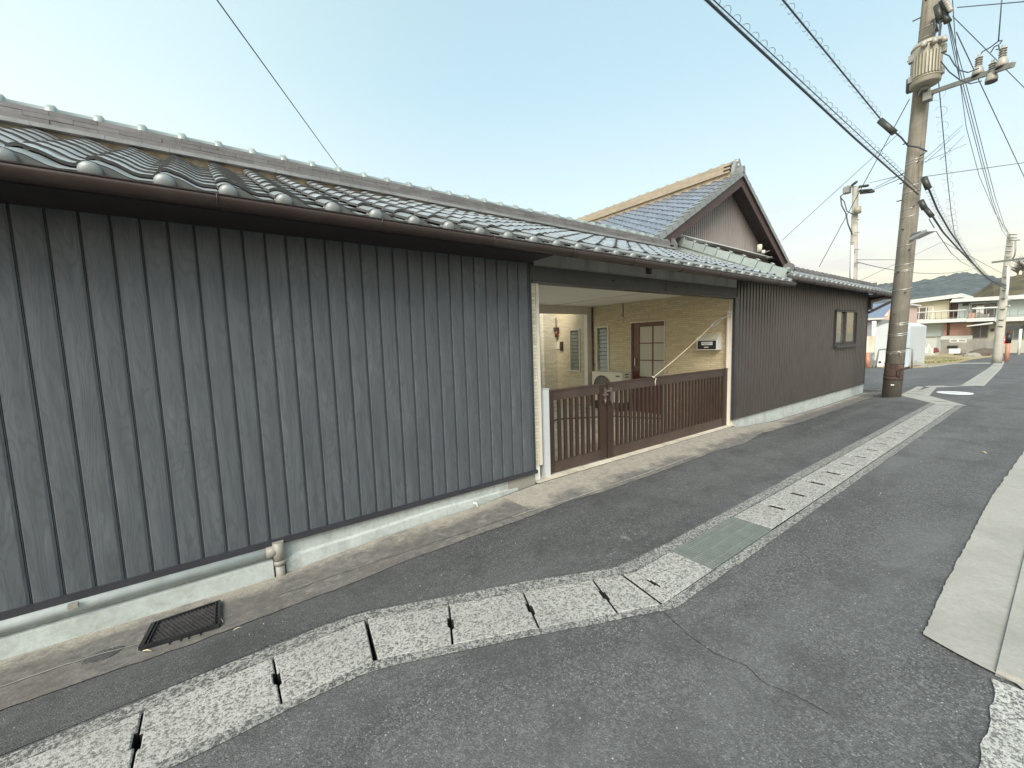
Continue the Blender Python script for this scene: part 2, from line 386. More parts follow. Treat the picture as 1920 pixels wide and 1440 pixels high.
M['dark'] = simple('black_plastic', (.015, .015, .016), .4)
M['white'] = simple('white_paint', (.75, .75, .72), .5, 0, .05)
M['paper'] = simple('white_label_paper', (.7, .72, .74), .6, 0, .03)
M['rope'] = simple('pale_rope', (.62, .54, .38), .8)
M['black_iron'] = simple('black_grate', (.022, .023, .025), .42, .3, .3, 20)
M['grate_steel'] = simple('grating_steel', (.22, .25, .235), .5, .3, .12, 10)
M['galv'] = simple('galvanised_steel', (.25, .255, .235), .5, .3, .12, 10)
def mat_pole():
    t = NT('weathered_pole_concrete'); p = t.pos(); sp = t.node('ShaderNodeSeparateXYZ', i_Vector=p)
    st = t.noise(t.mapv(p, (11, 11, .7)), 1.6, 6, .7); bl = t.noise(p, 3.2, 6, .7); fine = t.noise(p, 70, 4, .7)
    c = t.ramp(bl, [(.3, (.20, .185, .15)), (.7, (.30, .275, .225))])
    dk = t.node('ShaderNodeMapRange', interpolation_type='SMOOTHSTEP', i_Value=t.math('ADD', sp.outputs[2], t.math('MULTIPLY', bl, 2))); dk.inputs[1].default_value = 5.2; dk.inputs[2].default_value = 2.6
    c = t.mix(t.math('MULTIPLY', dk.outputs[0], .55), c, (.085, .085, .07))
    c = t.mix(t.ramp(st, [(.48, 0), (.66, .65)]), c, (.10, .09, .07))
    c = t.mix(t.ramp(t.noise(t.mapv(p, (14, 14, .5), (5, 5, 5)), 1.3, 5, .7), [(.58, 0), (.7, .5)]), c, (.34, .26, .16))
    c = t.mix(t.ramp(fine, [(.35, .3), (.55, 0)]), c, (.10, .09, .08))
    return t.done(c, .88, 0, t.bump(fine, .4, .004), .25)
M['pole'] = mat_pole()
M['pole_far'] = mat_concrete('pale_pole_concrete', (.42, .40, .34), (.3, .29, .25), .1, 1.2)
M['rust'] = simple('rusty_band', (.062, .036, .028), .8, .2, .4, 12, .4, 60, (.2, .15, .12))
M['steel_band'] = simple('steel_band', (.62, .62, .58), .3, .8, .05)
M['trans'] = simple('transformer_paint', (.33, .31, .245), .5, .1, .06, 4)
M['wire'] = simple('wire_sheath', (.04, .05, .065), .5)
M['wire_thin'] = simple('grey_wire', (.09, .11, .13), .5)
M['porcelain'] = simple('porcelain', (.34, .32, .28), .3, 0, .1)
M['closure'] = simple('dark_green_closure', (.035, .038, .034), .45)
M['winglass'] = mat_glass('window_glass', (.12, .135, .125), .06)
M['fardark'] = mat_glass('dark_window_glass', (.08, .07, .065), .15)
M['cream_wall'] = simple('cream_render', (.50, .46, .34), .8, 0, .05, .6, 0, 60, (.5, .45, .33))
M['aqua_wall'] = simple('pale_aqua_render', (.40, .46, .45), .8, 0, .05, .5, 0, 60, (.42, .47, .45))
M['roof_white'] = simple('white_roof_edge', (.55, .57, .54), .6, 0, .05)
M['pink'] = simple('faded_pink_cladding', (.42, .25, .20), .8, 0, .12, 1.2, 0, 60, (.35, .16, .1))
M['block'] = mat_concrete('concrete_block', (.30, .29, .25), (.2, .19, .16), .2, 1.0)
M['orange'] = simple('orange_post', (.42, .19, .12), .5)
M['red'] = simple('red_paint', (.60, .05, .06), .5)
M['darkred'] = simple('dark_red_roof', (.18, .03, .03), .6)
M['tank'] = simple('white_membrane', (.52, .55, .55), .6, 0, .04, 1)
M['tank_blue'] = simple('blue_white_membrane', (.42, .49, .58), .6, 0, .04, 1)
M['dirt'] = mat_concrete('dry_earth', (.36, .29, .17), (.24, .19, .10), .2, .7)
M['grass'] = simple('winter_grass', (.16, .18, .05), .95, 0, .5, 3, 0, 60, (.30, .26, .12))
M['bluetile'] = simple('blue_tin_roof', (.16, .20, .27), .4, .1, .1)
M['hill'] = mat_hill('wooded_hill', (.050, .066, .070), (.095, .115, .115), (.16, .17, .16))  # blue-grey tint paints distance haze into the woods' colour
M['hill2'] = mat_hill('near_wooded_hill', (.065, .06, .035), (.13, .11, .06), (.20, .16, .09))
M['bark'] = simple('bare_branch', (.10, .07, .05), .9)
M['twig'] = simple('dry_twig', (.6, .5, .33), .8)
M['mark_white'] = simple('worn_white_marking', (.62, .64, .62), .7, 0, .1, 12)

# ------------------------------------------------------------------ ground
FAR = [(-14, 2.33), (-6, 2.30), (-.775, 2.275), (-.39, 2.285), (.347, 2.30), (.579, 2.263), (1.435, 1.935), (2.039, 1.672), (2.632, 1.655), (5.17, 1.665), (7.5, 1.66), (11.85, 1.66)]
NEAR = [(-14, 1.86), (-6, 1.86), (-.288, 1.850), (.12, 1.845), (.479, 1.835), (.846, 1.690), (1.229, 1.531), (1.645, 1.355), (1.946, 1.222), (2.431, 1.218), (4.5, 1.215), (7, 1.21), (11.85, 1.20)]
def grid_sheet(name, xs, ylo, yhi, nsub, mat, dz=0, **kw):
    b = B(); vs = []
    for x in xs:
        a, c = ylo(x), yhi(x)
        for k in range(nsub+1):
            y = a+(c-a)*k/nsub; vs.append((x, y, gz(x, y)+dz))
    fs = []
    for i in range(len(xs)-1):
        for k in range(nsub):
            p = i*(nsub+1)+k; fs.append((p, p+nsub+1, p+nsub+2, p+1))
    b.add(vs, fs, True); return b.build(name, mat, fix=False, **kw)
def xr(a, b, n): return [a+(b-a)*i/n for i in range(n+1)]
b = B()
def add_sheet(b, xs, ylo, yhi, nsub, dz=0):
    vs = []; fs = []
    for x in xs:
        a, c = ylo(x), yhi(x)
        for k in range(nsub+1):
            y = a+(c-a)*k/nsub; vs.append((x, y, gz(x, y)+dz))
    for i in range(len(xs)-1):
        for k in range(nsub):
            p = i*(nsub+1)+k; fs.append((p, p+nsub+1, p+nsub+2, p+1))
    b.add(vs, fs, True)
stn = sorted(set([round(v, 3) for v in xr(-14, 11.85, 104)]+[x for x, _ in FAR if x > -14]+[x for x, _ in NEAR if x > -14]))
add_sheet(b, stn, lambda x: -40, lambda x: lerp_tab(NEAR, x), 6)
add_sheet(b, stn, lambda x: lerp_tab(FAR, x), lambda x: 3.25, 12)
add_sheet(b, stn, lambda x: 3.25, lambda x: 14, 2)
add_sheet(b, [11.85]+xr(12, 24, 24)+xr(26, 76, 25), lambda x: -40, lambda x: 1.2, 6)
add_sheet(b, [11.85]+xr(12, 24, 24)+xr(26, 76, 25), lambda x: 1.2, lambda x: 3.25, 8)
add_sheet(b, [11.85]+xr(12, 24, 24)+xr(26, 76, 25), lambda x: 3.25, lambda x: 40, 6)
b.build('road', M['asphalt'], kind='structure', fix=False)
# wide ground out to the horizon
b = B(); b.add([(-900, -900, -1.3), (1800, -900, -1.3), (1800, 1500, -1.3), (-900, 1500, -1.3)], [(0, 1, 2, 3)])
b.build('ground', M['dirt'], kind='structure', fix=False)

# older asphalt strip between the gutter and the wall (a sheet 3 mm above the road)
b = B(); add_sheet(b, [x for x in stn if x >= -13], lambda x: lerp_tab(FAR, x)+.03+.012*mnoise.noise(Vector((x*5, 1, 0))), lambda x: 2.76, 4, .003)
b.build('asphalt_strip', M['asphalt_side'], kind='structure', fix=False)

# concrete apron along the foundations, irregular outer edge
def apron_edge(x):
    base = lerp_tab([(-14, 2.66), (-.9, 2.665), (-.4, 2.66), (.2, 2.675), (1, 2.71), (2.0, 2.705), (2.6, 2.70), (3.03, 2.655), (4.05, 2.65), (5.1, 2.68), (5.9, 2.62), (6.6, 2.72), (8, 2.76), (14, 2.80)], x)
    return base+.02*mnoise.noise(Vector((x*2.2, 0, 0)))+.012*mnoise.noise(Vector((x*11, 3, 0)))
b = B(); add_sheet(b, xr(-13, 14.2, 560), apron_edge, lambda x: 3.26, 5, .009)
b.build('apron', M['apron'], kind='structure', fix=False)
b = B(); b.add([(2.66, 3.255, .012), (7.0, 3.255, .012), (7.0, 8, .012), (7, 14, .012), (-8, 14, .012), (-8, 6.3, .012), (2.66, 6.3, .012)], [(0, 1, 2, 3, 4, 5, 6)])
b.build('forecourt', M['fore'], kind='structure', fix=False)

# ------------------------------------------------------------------ drain channel with cover slabs
chan = empty('drain_channel', (0, 0, 0)); chan['kind'] = 'structure'
chan['label'] = 'concrete roadside drain channel with cover slabs winding along the road'
def rim_strip(outer, inner, name):
    b = B(); xs = stn; n = len(xs); vs = []
    for x in xs:
        j = .012*mnoise.noise(Vector((x*9, 2, 5)))+.008*mnoise.noise(Vector((x*31, 2, 5)))
        sgn = 1 if outer is FAR else -1
        yo = lerp_tab(outer, x)+sgn*(.01+j); yi = lerp_tab(inner, x)
        vs += [(x, yo, .0055), (x, yi, .0055), (x, yi, -.25)]
    fs = []
    for i in range(n-1):
        a = i*3; fs += [(a, a+3, a+4, a+1), (a+1, a+4, a+5, a+2)]
    b.add(vs, fs); return b.build(name, M['rim'], chan, fix=False)
IFAR = [(-14, 2.235), (.548, 2.22), (1.99, 1.612), (2.08, 1.585), (11.85, 1.585)]
INEAR = [(-14, 1.905), (.50, 1.885), (1.93, 1.275), (2.05, 1.272), (11.85, 1.28)]
rim_strip(FAR, IFAR, 'rim'); rim_strip(NEAR, INEAR, 'rim')
b = B(); b.box(-14, 11.85, 1.1, 2.4, -.30, -.25); b.build('channel_bed', M['crack'], chan)
def slab(p00, p10, p11, p01, slot0, slot1, mat='slab', z=.006):
    """corners: start-near, end-near, end-far, start-far; slots cut in middle of start and end edge"""
    P = [Vector((p[0], p[1], 0)) for p in (p00, p10, p11, p01)]
    out = [P[0], P[1]]
    def notch(a, bb, inward):
        d = bb-a; far_ = P[0].x > 3.3; m0 = a+d*(.30 if far_ else .40); m1 = a+d*(.72 if far_ else .66); k = inward.normalized()*(.019 if far_ else .011)
        return [m0, m0+k, m1+k, m1]
    if slot1: out += notch(P[1], P[2], P[0]-P[1])
    out += [P[2], P[3]]
    if slot0: out += notch(P[3], P[0], P[1]-P[0])
    b = B(); dz = random.uniform(-.002, .002)
    t = [Vector((q.x, q.y, z+dz)) for q in out]
    n = len(t); k = .006
    c = sum(t, Vector())/n
    inner = t; outer = [Vector((q.x, q.y, z+dz-.006)) for q in out]
    def shr(q): v = c-q; v.z = 0; return q+v.normalized()*k
    inner = [shr(q) for q in t]; low = [Vector((q.x, q.y, -.08)) for q in out]
    b.add(inner+outer+low, [tuple(range(n))]+[(i, i+n, (i+1) % n+n, (i+1) % n) for i in range(n)]+[(i+n, i+2*n, (i+1) % n+2*n, (i+1) % n+n) for i in range(n)])
    o = b.build('cover_slab', M[mat], chan, fix=False)
    o.data.materials.append(M['crack'])                      # dirt-blackened joint faces
    for p_ in o.data.polygons:
        if p_.index > n: p_.material_index = 1
    return o
g = .004
# run A (towards the camera's left)
jA = [-13.9+.4765*i for i in range(29)]
off = -.372-jA[-1] if False else 0
JA = [-.372-.4765*k for k in range(24, 0, -1)]+[-.372, .106, None]
JAx = [x for x in JA if x is not None]
for i in range(len(JAx)-1):
    a, c = JAx[i], JAx[i+1]
    slab((a+g, lerp_tab(INEAR, a)+g), (c-g, lerp_tab(INEAR, c)+g), (c-g, lerp_tab(IFAR, c)-g), (a+g, lerp_tab(IFAR, a)-g), True, True)
slab((.106+g, 1.893), (.492, 1.888), (.545, 2.214), (.106+g, 2.222), True, False)
qn = [(.508, 1.884), (.843, 1.741), (1.259, 1.562), (1.675, 1.386), (1.925, 1.280)]
qf = [(.556, 2.212), (.975, 2.036), (1.384, 1.864), (1.803, 1.687), (1.985, 1.610)]
for i in range(4):
    d = .005
    a0 = Vector(qn[i]+(0,)); a1 = Vector(qn[i+1]+(0,)); f0 = Vector(qf[i]+(0,)); f1 = Vector(qf[i+1]+(0,))
    u = (a1-a0).normalized()*d; slab(a0+u, a1-u, f1-u, f0+u, i > 0, i < 3)
slab((1.936, 1.281), (2.046, 1.279), (2.075, 1.581), (1.997, 1.606), False, True)
slab((2.056, 1.281), (2.488, 1.283), (2.490, 1.581), (2.085, 1.581), True, False)
x = 3.380; xs = []
while x < 11.7: xs.append(x); x += .4706
xs.append(11.845)
for i in range(len(xs)-1):
    slab((xs[i]+.008, 1.288), (xs[i+1]-.008, 1.288), (xs[i+1]-.008, 1.577), (xs[i]+.008, 1.577), i > 0, i < len(xs)-2)
# steel grating
gr = empty('steel_grating', (2.935, 1.43, 0), 'galvanised steel bar grating set between cover slabs of roadside drain', 'drain grating')
b = B()
for (x0, x1, y0, y1) in ((2.497, 3.372, 1.283, 1.289), (2.497, 3.372, 1.573, 1.579), (2.497, 2.503, 1.289, 1.573), (3.366, 3.372, 1.289, 1.573)):
    b.box(x0, x1, y0, y1, -.035, .006)
b.build('frame', M['grate_steel'], gr)
bb = B(); bb.box(-.0037, .0037, 1.289, 1.573, -.035, .004); mb = bb.mesh('bearing_bar', M['grate_steel'])
for i in range(35):
    put('bearing_bar', mb, (2.519+.0244*i, 0, 0), gr)
bb = B(); bb.box(2.503, 3.366, -.003, .003, -.002, .0055); mb = bb.mesh('cross_rod', M['grate_steel'])
for y in (1.335, 1.43, 1.525): put('cross_rod', mb, (0, y, 0), gr)

# the channel's bend round the side-street mouth, plain concrete laid flush
def flat(name, pts, mat, dz, **kw):
    b = B(); n = len(pts)
    b.add([(p[0], p[1], gz(p[0], p[1])+dz) for p in pts]+[(p[0], p[1], gz(p[0], p[1])-.05) for p in pts], [tuple(range(n))]+[(i, (i+1) % n, n+(i+1) % n, n+i) for i in range(n)])
    return b.build(name, M[mat], **kw)
M['bend'] = mat_concrete('bend_concrete', (.36, .355, .32), (.27, .265, .24), .1, 2)
bend = [[(11.855, 1.16), (13.17, 1.87), (12.95, 2.33), (11.855, 1.62)], [(12.95, 2.332), (13.172, 1.872), (15.15, 2.03), (15.36, 2.42)], [(15.152, 2.10), (16.20, 1.46), (16.35, 1.66), (15.34, 2.30)]]
for q_ in bend: flat('channel_bend', q_, 'bend', .005, kind='structure')
b = B()
xs = xr(16.22, 46, 20); vs = []
for x in xs:
    c0 = 1.52+(x-16.6)*.045+(.01*(x-30) if x > 30 else 0)
    for dy in (-.20, .20): vs.append((x, c0+dy, gz(x, c0)+.006))
b.add(vs, [(2*i, 2*i+2, 2*i+3, 2*i+1) for i in range(len(xs)-1)]); b.build('far_channel', M['bend'], kind='structure', fix=False)
b = B(); bb_ = B()
for i in range(14):
    x = 17.6+i*.9; c0 = 1.52+(x-16.6)*.045; bb_.box(x, x+.03, c0-.14, c0+.14, gz(x)+.006, gz(x)+.0075)
for x in (13.35, 13.9, 14.4): bb_.box(x, x+.02, 1.98, 2.28, .005, .0065)
for x in [12.2+.0*i for i in range(1)]: bb_.box(x, x+.015, 1.45, 1.7, .005, .0065)
bb_.build('channel_joints', M['crack'], kind='structure')

# grey side-street mouth and lane patch
flat('side_street', [(14.6, 3.0), (14.9, 2.75), (16.2, 2.35), (18.5, 2.2), (24, 2.6), (34, 3.0), (48, 4.1), (46, 6.2), (36, 5.0), (30, 5.0), (27, 6.2), (26, 9), (24, 16), (14.6, 16)], 'asphalt_far', .003, kind='structure')
# concrete pavement on the right
def jag(pts, amp=.012, step=.06):
    out = []
    for (a, c) in zip(pts, pts[1:]):
        a = Vector(a); c = Vector(c); L = (c-a).length; n = max(1, int(L/step)) if L < 12 else 1
        for i in range(n):
            q = a+(c-a)*i/n; w = amp*mnoise.noise(Vector((q.x*7, q.y*7, 0)))+amp*.8*mnoise.noise(Vector((q.x*25, q.y*25, 2)))
            nr = Vector((-(c-a).y, (c-a).x)).normalized(); out.append((q+nr*w)[:])
    return out+[tuple(pts[-1])]
pav = [(2.60, .03), (2.64, .20), (2.702, .345), (3.3, .355), (5.45, .342), (7.7, .27), (9.5, .22), (12.5, .12), (34, -.9)]
def pav_edge(x): return lerp_tab(pav, x)+.010*mnoise.noise(Vector((x*6, 3, 0)))+.007*mnoise.noise(Vector((x*24, 3, 0)))
b = B(); add_sheet(b, sorted(set(xr(2.58, 9, 260)+xr(9, 34, 60))), lambda x: -6 if x > 2.63 else -.02, pav_edge, 6, .012); b.build('pavement', M['pave'], kind='structure', fix=False)
b = B(); xs_ = sorted(set(xr(2.628, 8, 20)+xr(8, 30, 12)))
sl_edge = lambda x: lerp_tab([(2.62, .108), (4.2, .100), (8, .06), (30, -1.6)], x)
add_sheet(b, xs_, lambda x: -6, sl_edge, 6, .024)
n0 = len(b.v); vs = []
for x in xs_: vs += [(x, sl_edge(x), gz(x)+.024), (x, sl_edge(x)+.006, gz(x)+.0)]
b.add(vs, [(2*q_, 2*q_+2, 2*q_+3, 2*q_+1) for q_ in range(len(xs_)-1)]); b.add([(2.628, .108, .024), (2.628, -6, .024), (2.622, -6, 0), (2.622, .11, 0)], [(0, 1, 2, 3)])
b.build('raised_pavement_slab', M['pave'], kind='structure', fix=False)
flat('aggregate_patch', jag([(1.90, .09), (2.283, .106), (2.446, .098), (2.574, .118)], .012, .04)+[(2.60, -.1), (2.64, -6), (1.2, -6), (1.3, -.4)], 'agg_dark', .007, kind='structure')
# cracks and repairs
def ribbon(name, px, w, mat, dz, **kw):
    pts = [Vector(PG(*q)) if len(q) == 2 else Vector(q) for q in px]; out = []
    for a, c in zip(pts, pts[1:]):
        n = max(2, int((c-a).length/.03))
        for i in range(n): out.append(a+(c-a)*i/n)
    out.append(pts[-1]); b = B(); vs = []
    for i, p in enumerate(out):
        t = (out[min(i+1, len(out)-1)]-out[max(0, i-1)]).normalized(); nr = Vector((-t.y, t.x, 0))
        j = nr*(.012*mnoise.noise(p*14)); k = w*(.5+.7*abs(mnoise.noise(p*23+Vector((4, 4, 4)))))
        for s in (-1, 1):
            q = p+j+nr*s*k; vs.append((q.x, q.y, gz(q.x, q.y)+dz))
    b.add(vs, [(2*i, 2*i+2, 2*i+3, 2*i+1) for i in range(len(out)-1)]); return b.build(name, M[mat], fix=False, **kw)
ribbon('road_crack', [(1243, 1148), (1290, 1190), (1340, 1225), (1400, 1250), (1440, 1285), (1500, 1310), (1560, 1342)], .0022, 'crack', .004, kind='structure')
ribbon('apron_crack', [(0, 1292), (90, 1262), (180, 1232), (262, 1212)], .006, 'pave', .0135, kind='structure')
ribbon('apron_edge_line', [(520, 1120), (620, 1085), (760, 1038), (880, 998), (960, 970)], .003, 'crack', .0125, kind='structure')
for L in ([(1145, 912), (1215, 888), (1275, 866), (1325, 848)], [(960, 972), (1020, 952), (1060, 942), (1130, 918)]):
    ribbon('apron_edge_chips', L, .010, 'pave', .0145, kind='structure')
# loose chips on the road surface, too many to count
b = B()
for i in range(260):
    x = random.uniform(-1, 9)**1; y = random.choice((random.uniform(-1.5, 1.15), random.uniform(1.75, 2.7)))
    r = random.uniform(.0015, .004); z = gz(x, y)+.004
    if x > 2.4 and y < .4: continue
    if x < 2.1 and y > 1.1 and y < 2.3: continue
    a = random.uniform(0, 6.3); b.add([(x+r*math.cos(a+k*1.57)*random.uniform(.6, 1.4), y+r*math.sin(a+k*1.57), z-.002) for k in range(4)]+[(x, y, z+r*.8)], [(0, 1, 4), (1, 2, 4), (2, 3, 4), (3, 0, 4)])
b.build('loose_grit', M['mark_white'], kind='stuff', label='pale loose grit scattered over the asphalt')
# white-painted manhole
mh = PG(1790, 737); mh = Vector((14.1, 1.58, .0))
man = empty('manhole_cover', mh, 'white oval-looking manhole cover with dark letters in road beyond pole', 'manhole cover')
b = B(); b.disc((mh.x, mh.y, -.03), (0, 0, 1), .30, .038, 40); b.build('lid', M['mark_white'], man)
b = B()
for k in range(9):
    u = -.16+.04*k
    b.box(mh.x-.05+random.uniform(-.01, .03), mh.x+.04+random.uniform(0, .03), mh.y+u, mh.y+u+.014, .008, .0095)
    if k % 2: b.box(mh.x-.0, mh.x+.014, mh.y+u-.012, mh.y+u+.03, .008, .0098)
b.build('lettering', M['wire'], man)
# small worn lid and twigs near the wall
tag(flat('valve_lid', [(-.60+.075*math.cos(a)+.008*math.sin(3*a), 2.88+.055*math.sin(a), 0) for a in xr(0, 2*PI, 20)[:-1]], 'asphalt_side', .013), 'small oval dark worn iron valve lid in the concrete beside the wall', 'valve lid')
def twig(q0, q1, r, label):
    a, c = PG(*q0), PG(*q1); mid = (a+c)/2+Vector((0, 0, .004)); b = B(); b.tube([a+Vector((0, 0, .014)), mid+Vector((0, 0, .016)), c+Vector((0, 0, .014))], [r, r*1.2, r*.4], 6)
    b.build('twig', M['twig'], label=label, cat='twig', group='dry twigs by the grate')
twig((409, 1160), (419, 1171), .004, 'pale stubby twig leaning at right corner of black grate')
twig((269, 1225), (285, 1225), .003, 'pale straight twig on asphalt below left corner of black grate')
twig((438, 1186), (455, 1180), .0015, 'thin curved dry stem on asphalt right of black grate')
twig((1840, 849), (1850, 852), .006, 'pale scrap lying on open road towards the right pavement')

# ------------------------------------------------------------------ black mesh grate by the wall
gc = Vector((-.265, 2.82, gz(-.265, 2.82)))
mg = empty('mesh_grate', gc, 'black mesh-topped drain grate in concrete strip under the charcoal wall', 'drain grate')
A0, A1, A2, A3 = [PG(*q, .015) for q in ((264, 1217), (411, 1174), (412, 1129), (288, 1171))]
def lp(u, v, dz=0):
    p = A0*(1-u)*(1-v)+A1*u*(1-v)+A2*u*v+A3*(1-u)*v; return p+Vector((0, 0, dz))
b = B()
for (u0, v0, u1, v1, w) in ((0, 0, 1, 0, .022), (0, 1, 1, 1, .012), (0, 0, 0, 1, .02), (1, 0, 1, 1, .014), (.94, 0.05, .94, 1, .006), (.07, .05, .07, 1, .006)):
    b.bar(lp(u0, v0, .004), lp(u1, v1, .004), w, .018)
b.build('frame', M['black_iron'], mg)
b = B(); b.poly([lp(.01, .01, -.006), lp(.99, .01, -.006), lp(.99, .99, -.006), lp(.01, .99, -.006)]); b.build('dark_pit', M['crack'], mg)
b = B()
N = 17
for i in range(-7, N+1):
    for sgn in (1, -1):
        u0 = i/N; pts = []
        a = (u0, 0) if sgn > 0 else (u0, 1); e = (u0+.38, 1) if sgn > 0 else (u0+.38, 0)
        t0 = max(0, (.03-a[0])/(e[0]-a[0])) if a[0] < .03 else 0; t1 = min(1, (.97-a[0])/(e[0]-a[0]))
        if t1 <= t0: continue
        f = lambda t: lp(a[0]+(e[0]-a[0])*t, a[1]+(e[1]-a[1])*t, .002)
        b.bar(f(t0), f(t1), .0045, .004)
M['mesh_grey'] = simple('worn_steel_mesh', (.075, .072, .075), .45, .4, .35, 25)
b.build('expanded_mesh', M['mesh_grey'], mg)
b = B()
for u in (.5, .6, .36, .75): b.bar(lp(u, 0, -.004), lp(u, -.12, -.004), .005, .008)
b.build('lug', M['black_iron'], mg)

# ------------------------------------------------------------------ roof tile meshes
TP = .2703
def tile_profile(u):
    """height over one pitch; u in -.16..0.86, crest at u=0"""
    if u < .12: return .052*math.cos((u)/.30*PI/2) if u > -.2 else .03
    t = (u-.12)/.48; top = .052*math.cos(.12/.30*PI/2)
    if t < 1: return top*(.5+.5*math.cos(PI*t))
    return .006*math.sin((t-1)*1.6)
US = [-.17, -.12, -.06, 0, .06, .14, .22, .30, .38, .48, .60, .72, .83]
def tile_mesh(name, mat, pitch, L=.285, thick=.017, T0=.030, us=US, eave=False):
    b = B(); n = len(us); k = pitch/.2703
    top = lambda u, y: Vector((u*pitch, y, T0*k-.052*y+tile_profile(u)*k))
    vs = [top(u, 0) for u in us]+[top(u, L*k) for u in us]
    th = thick*k
    vs += [top(u, 0)-Vector((0, 0, th)) for u in us]+[top(u, .05)-Vector((0, 0, th)) for u in us]
    fs = [(i, i+1, n+i+1, n+i) for i in range(n-1)]
    b.add(vs, fs, True)
    f0 = len(b.f)
    b.add(vs, [(2*n+i, 2*n+i+1, i+1, i) for i in range(n-1)], False)
    b.add(vs, [(3*n+i, 3*n+i+1, 2*n+i+1, 2*n+i) for i in range(n-1)], False)
    e = B(); e.v = b.v; 
    # left side edge
    b.add([vs[0], vs[n], vs[n]-Vector((0, 0, th)), vs[2*n]], [(0, 1, 2, 3)], False)
    f1 = len(b.f)
    if eave:
        fs0 = len(b.f)
        # hanging skirt under the trough and round knob on the crest
        us2 = [u for u in us if u >= .06]; m2 = len(us2)
        q = [top(u, 0)-Vector((0, .002, th*.3)) for u in us2]; lo = [Vector((p.x, -.004, min(p.z-.012, .0+.0))) for p in q]
        lo = [Vector((p.x, -.004, -.028)) for p in q]
        b.add(q+lo+[p+Vector((0, .016, 0)) for p in lo], [(i, i+1, m2+i+1, m2+i) for i in range(m2-1)]+[(m2+i, m2+i+1, 2*m2+i+1, 2*m2+i) for i in range(m2-1)], False)
        fs1 = len(b.f)
        c = Vector((0, -.002, .034)); R = .045; ang = [2*PI*j/18 for j in range(18)]; rings = [(R, .05), (R, -.012), (R*.93, -.022), (R*.6, -.032), (R*.25, -.036)]
        vv = []
        for r, y in rings: vv += [c+Vector((r*math.cos(a), y, r*math.sin(a))) for a in ang]
        ff = [(i*18+j, i*18+(j+1) % 18, (i+1)*18+(j+1) % 18, (i+1)*18+j) for i in range(4) for j in range(18)]+[tuple(4*18+j for j in range(18))]
        b.add(vv, ff, True)
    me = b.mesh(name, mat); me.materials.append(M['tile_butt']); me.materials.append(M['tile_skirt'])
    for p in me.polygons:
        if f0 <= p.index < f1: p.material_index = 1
        elif eave and fs0 <= p.index < fs1: p.material_index = 2
    return me
def frame_euler(ex, ey, ez):
    return Matrix((ex, ey, ez)).transposed().to_euler()

# ------------------------------------------------------------------ left building: siding annex with gateway roof
annex = empty('tiled_annex', (0, 3.3, 0), 'long low annex with charcoal wood-grain siding, silver tiled roof and gateway', 'building')
X1 = .80041*3.3
pit = 0.038586*3.3; XS = 0.795875*3.3
ztrim0, ztrim1 = .118, .147
b = B(); zt, zb = 2.42, .147
pw = pit
prof = [(0, .002), (.0022, .012), (.0048, .002), (.0062, .002), (.0080, .012), (.0106, .002), (.016, -.0035), (pw*.4, -.0060), (pw-.012, -.0035), (pw, .002)]
vs = [(x, y, z) for z in (zb, zt) for x, y in prof]; n = len(prof)
b.add(vs, [(i, i+1, n+i+1, n+i) for i in range(n-1)])
mp = b.mesh('siding_panel', M['siding'])
b = B(); b.box(XS, X1, 3.296, 3.31, .147, 2.42); b.build('end_strip', M['siding'], annex)
for k in range(1, 38):
    put('siding_panel', mp, (XS-k*pit, 3.3, 0), annex)
b = B(); b.box(-34, X1-37*pit, 3.29, 3.31, .147, 2.42); b.build('unseen_siding', M['siding'], annex)  # unseen stretch to the left, added to keep low sun off the road
b = B(); b.box(-34, X1, 3.312, 3.42, .0, 2.5); b.box(-34, X1, 3.4, 6.2, 0, 2.35); b.build('wall_core', M['trim_dark'], annex)  # core lengthened out of view on the left to block low sun
b = B(); b.box(-34, X1+.03, 3.262, 3.312, .118, .146); b.box(-34, X1+.03, 3.272, 3.30, .146, .153); b.box(X1, X1+.02, 3.284, 3.42, .153, 2.42); b.build('bottom_trim', M['trim_dark'], annex)
b = B(); b.box(-14, 2.655, 3.30, 3.40, -.4, .118); b.build('foundation', M['found'], annex)
# footing step under the pipe, and mortar fillet right of the drop pipe
b = B(); b.box(-14, .21, 3.235, 3.30, -.4, .020); b.build('footing', M['found_step'], annex)
b = B(); vs = []; xs = xr(.29, 2.45, 20)
for x in xs:
    zt2 = -.005+.02*math.sin((x-.2)*1.1)+.02; zt2 = lerp_tab([(.29, -.005), (.9, .005), (1.5, .028), (2.45, .010)], x)+.004*mnoise.noise(Vector((x*6, 0, 0)))
    w = lerp_tab([(.29, .05), (1.9, .035), (2.45, .005)], x)
    vs += [(x, 3.301, zt2+.012), (x, 3.30-w*.6, zt2), (x, 3.30-w, -.3)]
b.add(vs, [(3*i+k, 3*i+3+k, 3*i+4+k, 3*i+1+k) for i in range(len(xs)-1) for k in (0, 1)]); b.build('mortar_fillet', M['found'], annex, fix=False)
b = B(); b.box(2.3, 2.655, 3.296, 3.30, -.2, .118); b.build('foundation_patch', M['block'], annex)
b = B(); b.tube([PY(888, 943, 3.25), PY(893, 944, 3.25), PY(896, 951, 3.24)], .008, 8); b.build('weep_pipe', M['white'], annex)

